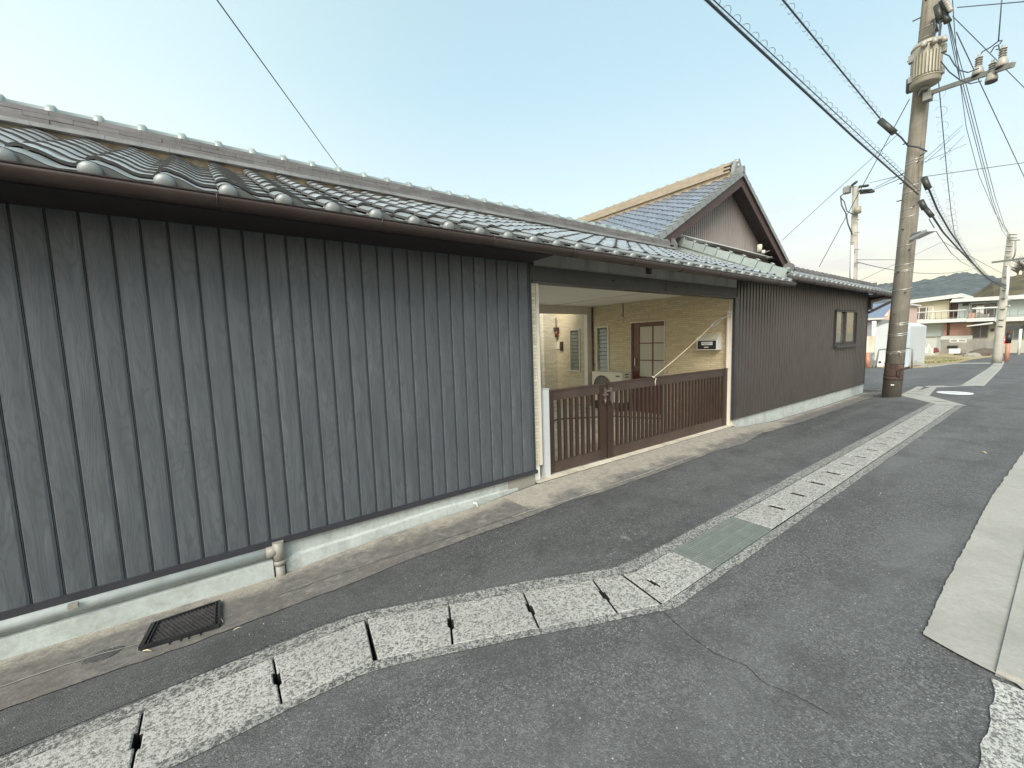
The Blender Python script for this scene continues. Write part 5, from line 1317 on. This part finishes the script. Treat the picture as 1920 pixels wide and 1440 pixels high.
# ------------------------------------------------------------------ yard beyond the side street
flat('yard', [tuple(PG(*q))[:2] for q in ((1620, 688), (1655, 690), (1700, 691), (1740, 689), (1787, 682.5), (1810, 677), (1822, 674), (1864, 669))]+[(70, 5.4), (70, 40), (24, 40), (25, 12)], 'dirt', .02, kind='structure')
flat('lane_edge', [tuple(PG(*q))[:2] for q in ((1740, 689.5), (1787, 683.2), (1857, 681.6), (1857, 680.6), (1787, 681.5), (1740, 687.5))], 'pave', .026, kind='structure')
b = B()
for i in range(5200):
    x = random.uniform(29, 50); y = random.uniform(4.8, 13)
    if mnoise.noise(Vector((x*.25, y*.5, 0)))+.25 < random.random()*.7: continue
    z = gz(x, y)+.02; h = random.uniform(.03, .13)
    if y < 4.9+max(0, (33-x)*.25) or y > 4.9+(x-28)*.45: continue
    a = random.uniform(0, 3.14); w = .05
    dx, dy = w*math.cos(a), w*math.sin(a); b.add([(x-dx, y-dy, z), (x+dx, y+dy, z), (x+dx*.2+random.uniform(-.05, .05), y+random.uniform(-.05, .05), z+h)], [(0, 1, 2)])
b.build('grass', M['grass'], kind='stuff', label='patchy winter grass on the vacant lot', fix=False)
# white domed tank behind guard rail
tkc = PG(1681, 690)
D = 29.5
tA, tB = PX(1640, 688, D), PX(1702, 688, D)
tank = empty('membrane_shed', (D+2, (tA.y+tB.y)/2, gz(D)), 'white round-topped storage tent partly hidden by utility pole', 'shed')
yl, yr_, zb_, zsh, ztp = PX(1640, 660, D).y, PX(1704, 660, D).y, gz(D)-.05, PX(1642, 617, D).z, PX(1668, 605, D).z
out = [(yl, zb_), (yl, zsh-.15)]+[(yl+(yr_-yl)*t, zsh+(ztp-zsh)*math.sin(PI*min(1, max(0, .06+t*.88)))**.8) for t in xr(0, 1, 14)]+[(yr_, zsh-.15), (yr_, zb_)]
b = B(); b.prism([(D, y, z) for y, z in out], (4.0, 0, 0)); b.build('membrane', M['tank'], tank)
b = B(); b.box(D-.01, D+3.9, yr_-.02-.22, yr_-.02, zb_, zsh-.16) if False else b.prism([(D-.02, yr_+.02, zb_), (D-.02, yr_+.34, zb_), (D-.02, yr_+.34, zsh-.05), (D-.02, yr_+.02, zsh-.05)], (.02, 0, 0)); b.build('door_flap', M['tank_blue'], tank)
b = B(); b.box(D-.3, D-.05, PX(1645, 684, D-.3).y, PX(1653, 684, D-.3).y, zb_, PX(1650, 675, D-.3).z); ub = b.build('utility_box', M['white'], label='small white box with black dial at foot of white tent', cat='utility box')
b = B(); p = PX(1650, 679, D-.3); b.disc(p, (-1, 0, 0), .06, .02, 12); b.build('dial', M['dark'], ub)
# guard rails
for k, (qa, qb, qc, lab) in enumerate((((1641, 687), (1648, 656), (1668, 654), 'grey bent-pipe guard rail left of utility pole'), ((1710, 685), (1711, 654), (1702, 653), 'grey bent-pipe guard rail right of utility pole'))):
    a = PX(*qa, 27.5); c = PX(*qb, 27.5); d = PX(*qc, 27.5); b = B(); b.tube([a-Vector((0, 0, .3)), a+(c-a)*.75, c, d, d+(d-c).normalized()*.6], .035, 8); b.build('guard_rail', M['galv'], label=lab, cat='guard rail', group='guard rails at the street corner')
# orange bollard, rusty white sign board, debris
a, c = PX(1627, 686, 27), PX(1627, 661, 27); b = B(); b.tube([a-Vector((0, 0, .2)), c], .09, 12); b.build('orange_bollard', M['orange'], label='orange bollard at house corner beside rust-streaked board', cat='bollard')
M['rustwhite'] = simple('rust_streaked_white', (.62, .60, .50), .7, 0, .1, 2, 0, 60, (.50, .22, .08))
a, c = PX(1625, 661, 28), PX(1641, 630, 28); b = B(); b.box(28, 28.05, c.y, a.y+.3, a.z, c.z); b.build('sign_board', M['rustwhite'], label='white sheet board with rust streaks beside ribbed wing corner', cat='board')
b = B(); p = PX(1640, 625, 31); b.tube([(31, p.y, gz(31)), (31, PX(1639, 602, 31).y, PX(1639, 602, 31).z)], .10, 10); b.build('white_post', M['white'], label='white round post standing behind rust-streaked board', cat='post')
b = B(); p = PG(1636, 680); b.tube([PX(1636, 688, 27.3), PX(1637, 664, 27.3)], .04, 8); b.box(27.2, 27.5, PX(1638, 672, 27.3).y-.1, PX(1633, 672, 27.3).y, PX(1635, 686, 27.3).z, PX(1635, 676, 27.3).z); b.build('hydrant_stand', M['galv'], label='grey standpipe clutter behind orange bollard', cat='standpipe')
def rock(x, y, r, mat, lab, grp=None, name='rock'):
    b = B(); vs = []; n = 9
    z0 = gz(x, y)
    for k, (rr, zz) in enumerate(((1, 0), (.95, .35), (.6, .62), (.15, .72))):
        for i in range(n): a = 2*PI*i/n; w = 1+.35*mnoise.noise(Vector((i*1.7, k*2.1, x))); vs.append((x+r*rr*w*math.cos(a), y+1.3*r*rr*w*math.sin(a), z0+r*zz*w))
    b.add(vs, [(k*n+i, k*n+(i+1) % n, (k+1)*n+(i+1) % n, (k+1)*n+i) for k in range(3) for i in range(n)]+[tuple(3*n+i for i in range(n))]); b.build(name, M[mat], label=lab, cat='stone', group=grp)
M['rubble'] = mat_concrete('rubble', (.13, .105, .08), (.07, .06, .05), .3, 2)
p = PG(1713, 688); rock(p.x, p.y, .38, 'block', 'rough grey stone at foot of right guard rail')
for k, (px, py, r, lab) in enumerate(((1800, 666, .35, 'small pale rubble lump left end of rubble row on lot'), (1822, 669, .45, 'white stained rubble lump in middle of lot edge'), (1836, 667, .6, 'dark rubble lump left of brown heap'), (1848, 665, .8, 'largest brown earth heap near far pole foot'), (1862, 664, .5, 'small dark heap touching far pole foot'))):
    p = PG(px, py); rock(p.x, p.y, r, 'rubble' if k != 1 else 'block', lab, 'rubble along the lot edge', 'rubble_heap')
# kennel-like red drum and white bits, bicycle-ish frame
X_ = 52
def pb(x, y0px, y1px, ya, yb, dx=.6): pass
a, c = PX(1748, 662, 52), PX(1759, 654, 52)
k_ = empty('kennel', a, 'small white hut with dark red curved roof on vacant lot', 'hut')
b = B(); b.box(52, 52.8, PX(1752, 658, 52).y, PX(1746, 658, 52).y, PX(1749, 663, 52).z, c.z); b.build('wall', M['white'], k_)
b = B(); yy0, yy1 = PX(1759, 658, 52).y, PX(1751.5, 658, 52).y; zz = PX(1755, 661, 52).z; b.prism([(51.9, yy1, zz), (51.9, yy0, zz), (51.9, yy0+.1, c.z), (51.9, yy1, c.z+.1)], (.9, 0, 0)); b.build('roof', M['darkred'], k_)
b = B(); p = PX(1788, 657, 52); b.box(51.8, 52.6, p.y-.35, p.y+.25, p.z-.25, p.z+.15); o = b.build('crate', M['white'], label='white crate with dark load on top on vacant lot', cat='crate')
b = B(); b.box(51.9, 52.5, p.y-.2, p.y+.4, p.z+.15, p.z+.4); b.build('bundle', M['dark'], label='black bundle lying on top of white crate on lot', cat='bundle')
b = B(); p = PX(1728, 657, 50); b.box(49.8, 50.5, p.y-.35, p.y+.35, p.z-.2, p.z+.2); b.build('tub', M['white'], label='low white tub left of the propped frame on lot', cat='tub')
b = B(); q = [(1738, 655), (1741, 645), (1746, 655), (1736, 657), (1742, 650), (1748, 657)]; b.tube([PX(x, y, 50.5) for x, y in q], .04, 6); b.build('propped_frame', M['white'], label='white metal frame propped beside low tub on lot', cat='frame')
# grey storage shed in front of house
s0, s1 = PX(1699, 632, 58), PX(1757, 630, 58)
sh = empty('storage_shed', (58, (s0.y+s1.y)/2, -1.02), 'grey flat-topped steel storage shed in front of pale house', 'shed')
ym = PX(1716, 640, 58).y
b = B(); b.box(58, 60, s1.y, ym-.01, -1.1, s0.z-.05); b.build('wall', M['block'] if False else simple('shed_grey', (.42, .43, .39), .6, 0, .05, 1), sh)
b = B(); b.box(57.95, 60, ym+.01, s0.y, -1.1, s0.z-.05); b.build('door', M['ac'], sh)
b = B(); b.box(57.9, 60.1, s1.y-.05, s0.y, s0.z-.05, s0.z+.04); b.build('roof', M['galv'], sh)
# block wall
bx = 62
y1b, y0b = PX(1757, 644, bx).y, PX(1863, 640, bx).y
zt_, zbm = PX(1790, 636, bx).z, -1.1
bwall = empty('block_wall', (bx, (y0b+y1b)/2, zbm), 'low concrete block boundary wall with patterned vent blocks under pale house', 'wall')
nc = int((y1b-y0b)/.6); rws = 5; hh = (zt_-zbm)/rws
kb = B(); kb.box(0, .15, 0, .585, 0, hh-.012); mk = kb.mesh('block', M['block'])
vb = B(); vb.box(0, .15, 0, .585, 0, .05); vb.box(0, .15, 0, .06, .05, hh-.012); vb.box(0, .15, .525, .585, .05, hh-.012); vb.box(0, .15, .06, .525, hh-.06, hh-.012); vb.box(0.08, .15, .06, .525, .05, hh-.06); mvb = vb.mesh('vent_block', M['white'])
b = B(); b.box(bx+.03, bx+.12, y0b, y0b+nc*.6, zbm, zt_-.02); b.build('mortar', M['block'], bwall)
for r in range(rws):
    for c in range(nc):
        vent = r == rws-1 and c % 5 in (3, 4)
        put('vent_block' if vent else 'block', mvb if vent else mk, (bx, y0b+.6*c, zbm+hh*r), bwall)

# ------------------------------------------------------------------ background houses
HX = 66
def hx(px, py): p = PX(px, py, HX); return p.y, p.z
lh = empty('cream_house', (HX, 10, -1.02), 'cream two-storey house with flat white roof edge and long balcony', 'house')
ya, yb = hx(1660, 600)[0]+2.5, hx(1779, 580)[0]
zs0, zs1 = 2.29, 2.66
b = B(); b.box(HX, HX+7, yb, ya, zs1, 4.75); b.build('upper_wall', M['cream_wall'], lh)
b = B(); b.box(HX+.4, HX+7, 6.85, ya, -1.1, zs0); b.build('lower_wall', M['aqua_wall'], lh)
ry = ya+.3; b = B(); b.prism([(HX-.8, ry, 4.28), (HX-.8, 7.33, 4.93), (HX-.8, 7.33, 5.33), (HX-.8, ry, 4.68)], (8.5, 0, 0)); b.build('roof', M['roof_white'], lh)
b = B(); b.box(HX-1.2, HX+.4, 6.85, ya, zs0, zs1); b.build('balcony_slab', M['roof_white'], lh)
def window(parent, px0, px1, py0, py1, x=HX, mat='fardark', frame='white', nm=2, curtain=None):
    a = PX(px0, py0, x); c = PX(px1, py1, x); y0, y1, z0, z1 = c.y, a.y, c.z, a.z; w = .07
    b = B(); b.box(x-.06, x+.05, y0, y0+w, z0, z1); b.box(x-.06, x+.05, y1-w, y1, z0, z1); b.box(x-.06, x+.05, y0+w, y1-w, z1-w, z1); b.box(x-.06, x+.05, y0+w, y1-w, z0, z0+w)
    for i in range(1, nm): yy = y0+(y1-y0)*i/nm; b.box(x-.05, x+.04, yy-.03, yy+.03, z0+w, z1-w)
    f = b.build('window', M[frame], parent); b = B(); b.box(x-.02, x-.005, y0+w, y1-w, z0+w, z1-w); b.build('pane', M[mat], f)
    if curtain: b = B(); b.box(x-.045, x-.03, y0+w, y0+w+(y1-y0)*.22, z0+w, z1-w); b.build('curtain', M[curtain], f)
    return f
window(lh, 1711, 1749, 577, 599, curtain='cream_wall', nm=3)
window(lh, 1700, 1731, 623, 632, HX+.4, 'frost', 'galv')
def railing(parent, x, y0, y1, z0, z1, step=.45, mat='galv'):
    b = B(); b.bar((x, y0, z1), (x, y1, z1), .05, .05); b.bar((x, y0, z0+.1), (x, y1, z0+.1), .04, .04); b.build('railing', M[mat], parent)
    pb_ = B(); pb_.box(-.02, .02, -.02, .02, z0, z1-.03); mm = pb_.mesh('baluster', M[mat]); n = int((y1-y0)/step)
    for i in range(n+1): put('baluster', mm, (x, y0+(y1-y0)*i/n, 0), parent)
railing(lh, HX-1.1, 6.9, ya-.1, 2.66, 3.45)
b = B(); b.bar((HX-1.12, 6.9, 3.55), (HX-1.12, 11.2, 3.55), .05, .06); b.build('laundry_pole', M['white'], lh)
# stair recess
b = B(); b.box(HX+1.0, HX+7, 7.55, yb-.02, -1.1, 4.7); b.build('recess_wall', M['brown_dark'], lh)
a = PX(1781, 569, HX+.9); c = PX(1793, 598, HX+.9); b = B(); b.box(HX+.9, HX+.97, c.y, a.y, 2.66, a.z); b.build('brown_door', M['door_wood'], lh)
rh = empty('aqua_house', (HX, 3, -1.02), 'pale aqua two-storey house with pink cladding panel and balcony', 'house')
yc = hx(1795, 580)[0]
b = B(); b.box(HX+.3, HX+8, -9, yc, zs1, 4.3); b.build('upper_wall', M['aqua_wall'], rh)
M['grey_wall'] = simple('weathered_grey_render', (.42, .40, .32), .85, 0, .08, .6, 0, 60, (.3, .28, .22))
b = B(); b.box(HX+.5, HX+8, -9, 6.84, -1.1, zs0); b.build('lower_wall', M['grey_wall'], rh)
b = B(); b.prism([(HX-.9, yc+.5, 4.45), (HX-.9, -9, 3.95), (HX-.9, -9, 4.45), (HX-.9, yc+.3, 4.80)], (9, 0, 0)); b.build('roof_edge', M['roof_white'], rh)
b = B(); b.prism([(HX, 3.8, 4.72), (HX, -9, 4.5), (HX, -9, 5.6), (HX, 2.9, 4.95)], (8, 0, 0)); b.build('upper_roof', M['bluetile'], rh)
b = B(); b.box(HX-1.2, HX+.5, 4.9, 6.83, 2.25, 2.6); b.build('balcony_slab', M['roof_white'], rh)
b = B(); b.box(HX-.9, HX+.5, -9, 4.88, 2.15, 2.62); b.build('balcony_slab', M['roof_white'], rh)
f = window(rh, 1823, 1866, 571, 600, HX+.3, nm=3, frame='brown_dark')
p0, p1 = PX(1831, 574, HX+.2), PX(1844, 590, HX+.2); b = B(); b.box(HX+.18, HX+.22, p1.y, p0.y, p1.z, p0.z); b.build('bright_blind', M['white'], f)
railing(rh, HX-1.0, -8.8, 7.0, 2.66, 3.5, .5)
b = B(); b.bar((HX-1.05, 4.6, 3.62), (HX-1.05, 6.5, 3.66), .07, .1); b.build('laundry_pole', M['white'], rh)
p0, p1 = PX(1828, 588, HX-1), PX(1854, 599, HX-1); b = B()
nn = 24; vs = []
for i in range(nn+1): y = p0.y+(p1.y-p0.y)*i/nn; xx = HX-.95+.06*math.sin(i*1.9); vs += [(xx, y, p0.z+.15*math.sin(i*.25)), (xx, y, p1.z)]
b.add(vs, [(2*i, 2*i+2, 2*i+3, 2*i+1) for i in range(nn)], True); M['cloth'] = simple('grey_bedding', (.30, .29, .26), .9, 0, .2, 2)
b.build('hanging_bedding', M['cloth'], label='grey bedding hung over balcony rail of aqua house', cat='bedding', fix=False)
p0, p1 = PX(1816, 587, HX-1), PX(1827, 598, HX-1); b = B(); b.box(HX-1.0, HX-.9, p1.y, p0.y, p1.z, p0.z); b.build('balcony_panel', M['pink'], rh)
p0, p1 = PX(1770, 607, HX+.3), PX(1821, 629, HX+.3); b = B(); b.box(HX+.2, HX+.4, p1.y, p0.y, p0.z-1.35, p0.z-.02); b.build('pink_cladding', M['pink'], lh)
b = B(); b.box(HX+.1, HX+.4, PX(1823, 630, HX).y, PX(1757, 630, HX).y, .35, .80); b.build('plinth', M['roof_white'], lh)
b = B(); pA = PX(1777, 606, HX+.15); b.tube([(HX+.15, pA.y-.05, 2.3), (HX+.15, pA.y-.1, .9)], .10, 6); b.build('rust_pipe', M['rust'], lh)
p0, p1 = PX(1815, 606, HX-.5), PX(1863, 604, HX-.5); b = B(); b.prism([(HX-1.4, p1.y, 1.95), (HX-1.4, p0.y, 1.75), (HX-1.4, p0.y, 1.85), (HX-1.4, p1.y, 2.12)], (1.9, 0, 0)); b.build('awning', M['roof_white'], rh)
f = window(rh, 1824, 1853, 610, 634, HX+.5, nm=2, frame='galv')
p0, p1 = PX(1858, 616, HX+.4), PX(1864, 621, HX+.4); b = B(); b.box(HX+.35, HX+.5, p1.y, p0.y, p1.z, p0.z); b.build('meter_box', M['closure'], rh)
f = window(rh, 1882, 1960, 611, 635, HX+.5, nm=4, frame='galv', mat='winglass')
b = B(); b.tube([(HX-.3, yc-.9, 4.3), (HX-.3, yc-.9, 2.66)], .06, 8); b.build('downpipe', M['galv'], rh)
p0 = PX(1811, 571, HX+.2); b = B(); b.box(HX+.2, HX+.3, p0.y-.25, p0.y+.25, p0.z-.12, p0.z+.12); b.build('vent', M['brown_dark'], rh)
b = B(); b.box(HX-1.5, HX-1.3, -9, 4.2, -1.1, .25); b.build('yard_wall', M['grey_wall'], label='grey rendered yard wall at right behind the traffic mirror', cat='wall')
# blue roofed house behind the white tent
bh = empty('blue_roof_house', (38, 11, -.8), 'house with blue-grey tin roof behind the white tent', 'house')
a, c = PX(1622, 597, 37), PX(1657, 574, 37)
b = B(); vs = []; n = 16
ys = xr(c.y, a.y+2.5, 40)
for i, y in enumerate(ys): k = .05 if i % 2 else 0; vs += [(37-k, y, a.z+k*.3), (40, y, c.z+.35+k*.3)]
b.add(vs, [(2*i, 2*i+2, 2*i+3, 2*i+1) for i in range(len(ys)-1)]); b.build('roof', M['bluetile'], bh, fix=False)
b = B(); b.box(37.4, 42, c.y+.1, a.y+2.4, -1, a.z-.12); b.build('wall', simple('plain_grey_wall', (.24, .26, .26), .8), bh)  # even grey base colour on the wall
b = B(); b.box(37.0, 37.1, c.y, a.y+2.5, a.z-.12, a.z-.02); b.build('roof_edge', M['roof_white'], bh)
pk = empty('pinkish_house', (44, 10, -.9), 'beige and pinkish house gable glimpsed left of utility pole', 'house')
a, c = PX(1655, 604, 44), PX(1700, 560, 44)
b = B(); b.box(44, 48, c.y, a.y+1.2, -1, PX(1660, 575, 44).z); b.build('wall', simple('pale_pink_render', (.55, .42, .36), .8, 0, .1), pk)
b = B(); b.box(43.9, 48.2, c.y-.2, a.y+4, PX(1660, 575, 44).z, PX(1660, 572, 44).z); b.build('roof', M['roof_white'], pk)
window(pk, 1657, 1664, 580, 592, 44, nm=3, frame='white')

# ------------------------------------------------------------------ traffic mirror post, stop sign
tm = empty('mirror_post', PG(1886, 664), 'orange traffic mirror post with black wrap and tilted oval mirror', 'traffic mirror')
bx_ = 44; a, c = PX(1888, 664, bx_), PX(1893, 614, bx_)
b = B(); b.tube([a-Vector((0, 0, .6)), a+(c-a)*.42], .11, 12); b.tube([a+(c-a)*.78, c], .10, 12); b.build('post', M['orange'], tm)
b = B(); b.tube([a+(c-a)*.42, a+(c-a)*.78], .14, 12); b.build('black_wrap', M['dark'], tm)
b = B(); ctr = PX(1898, 614, bx_-.3); vs = []
for k in range(20): q = 2*PI*k/20; vs.append(ctr+Vector((.25*math.cos(q), -.42*math.cos(q), .20*math.sin(q)+.08*math.cos(q))))
b.prism(vs, (.12, .08, 0)); b.build('mirror_back', M['closure'], tm)
ss = empty('stop_sign', PX(1881, 655, 46), 'round red road sign on thin post beside the far pole', 'road sign')
b = B(); p = PX(1881, 637, 46); b.disc(p, (-1, 0, 0), .30, .03, 24); b.build('sign_face', M['red'], ss)
b = B(); b.box(p.x-.035, p.x-.031, p.y-.18, p.y+.18, p.z-.045, p.z+.045); b.build('white_bar', M['white'], ss)
b = B(); b.tube([p+Vector((.03, 0, .2)), Vector((p.x+.03, p.y, -1.1))], .03, 8); b.build('post', M['white'], ss)
b = B(); q = PX(1911, 650, 60); b.tube([(60, q.y, -1.1), (60, q.y, PX(1911, 617, 60).z)], .09, 8); b.build('white_post', M['white'], label='white post in front of garage window behind mirror', cat='post')
b = B(); q = PX(1866, 650, 60); b.tube([(60, q.y, -1.1), (60, q.y, PX(1866, 632, 60).z)], .12, 8); b.build('wall_pier', M['cream_wall'], label='slim pale pier ending the block wall near far pole', cat='pier')

# ------------------------------------------------------------------ hills
def hill(name, D, pts, depth, mat, amp, seed):
    b = B(); n = 220; rows = 26; vs = []
    tops = []
    for i in range(n+1):
        t = i/n; px = pts[0][0]+(pts[-1][0]-pts[0][0])*t; py = lerp_tab(pts, px); P = PX(px, py, D); tops.append(P)
    for r in range(rows+1):
        u = r/rows
        for i, P in enumerate(tops):
            top = P.z; x = D-depth*(1-u)*1.0; s = x/D*1.0
            zz = -1.3+(top+1.3)*(u**.75); y = P.y*(.55+.45*u)+0
            w = amp*(.35+u)*(mnoise.noise(Vector((y*.045, x*.02, seed)))+.6*mnoise.noise(Vector((y*.14, x*.06, seed+4)))+.35*mnoise.noise(Vector((y*.45, x*.2, seed+8))))*(u*(1.15-u*.55))
            vs.append((x+w*1.2, y, zz+w*.55))
    back = [(P.x+depth*.8, P.y*1.2, -1.3) for P in tops]; vs += back
    N = n+1; b.add(vs, [(r*N+i, r*N+i+1, (r+1)*N+i+1, (r+1)*N+i) for r in range(rows+1) for i in range(n)], False)
    return b.build(name, M[mat], kind='structure', fix=False)
hill('far_hill', 520, [(1480, 545), (1640, 535), (1680, 530), (1705, 527), (1730, 522), (1760, 518), (1790, 516), (1830, 512), (1860, 514), (1885, 517), (1925, 520), (2060, 520), (2250, 530)], 230, 'hill', 9, 1)
hill('near_hill', 260, [(1790, 566), (1810, 558), (1840, 541), (1862, 524), (1885, 519), (1905, 516), (1935, 512), (2000, 500), (2300, 480)], 110, 'hill2', 6, 5)
# bare trees on the near hill crest
for k, (px, py, hpx) in enumerate(((1918, 518, 18), (1908, 519, 12), (1931, 517, 20))):
    base = PX(px, py, 258); s = 258/FPX*1.05*1.45; H = hpx*s*.8
    tr = empty('bare_tree', base, ['taller bare winter tree on the hill crest at picture edge', 'shorter bare winter tree left on the hill crest', 'bare winter tree just outside picture edge on hill'][k], 'tree', 'bare trees on the hill crest')
    b = B(); b.tube([base-Vector((0, 0, 2)), base+Vector((0, 0, H*.35))], [.35, .22], 6); b.build('trunk', M['bark'], tr)
    b = B()
    for i in range(34):
        a = random.uniform(0, 6.28); h0 = H*random.uniform(.2, .5); l = H*random.uniform(.25, .6); e = base+Vector((math.cos(a)*l*.7, math.sin(a)*l*.8, h0+l*.8)); m0 = base+Vector((0, 0, h0)); b.tube([m0, (m0+e)/2+Vector((random.uniform(-.3, .3), random.uniform(-.3, .3), .2)), e], [.14, .08, .03], 4)
        for j in range(3): e2 = e+Vector((random.uniform(-1, 1), random.uniform(-1, 1), random.uniform(.1, 1)))*H*.14; b.tube([(m0+e)/2, e2], [.05, .02], 3)
    b.build('branches', M['bark'], tr)

# ------------------------------------------------------------------ thin haze
b = B(); b.box(-60, 760, -420, 620, -3, 112)
hz = NT('air_haze'); hz.n.remove(hz.p); vol = hz.node('ShaderNodeVolumePrincipled'); vol.inputs['Color'].default_value = (.93, .94, .95, 1); vol.inputs['Density'].default_value = .00028; vol.inputs['Anisotropy'].default_value = .2
hz.l.new(vol.outputs[0], hz.n['Material Output'].inputs['Volume'])
b.build('haze', hz.m, kind='stuff')
S.cycles.volume_bounces = 0; S.cycles.volume_max_steps = 64
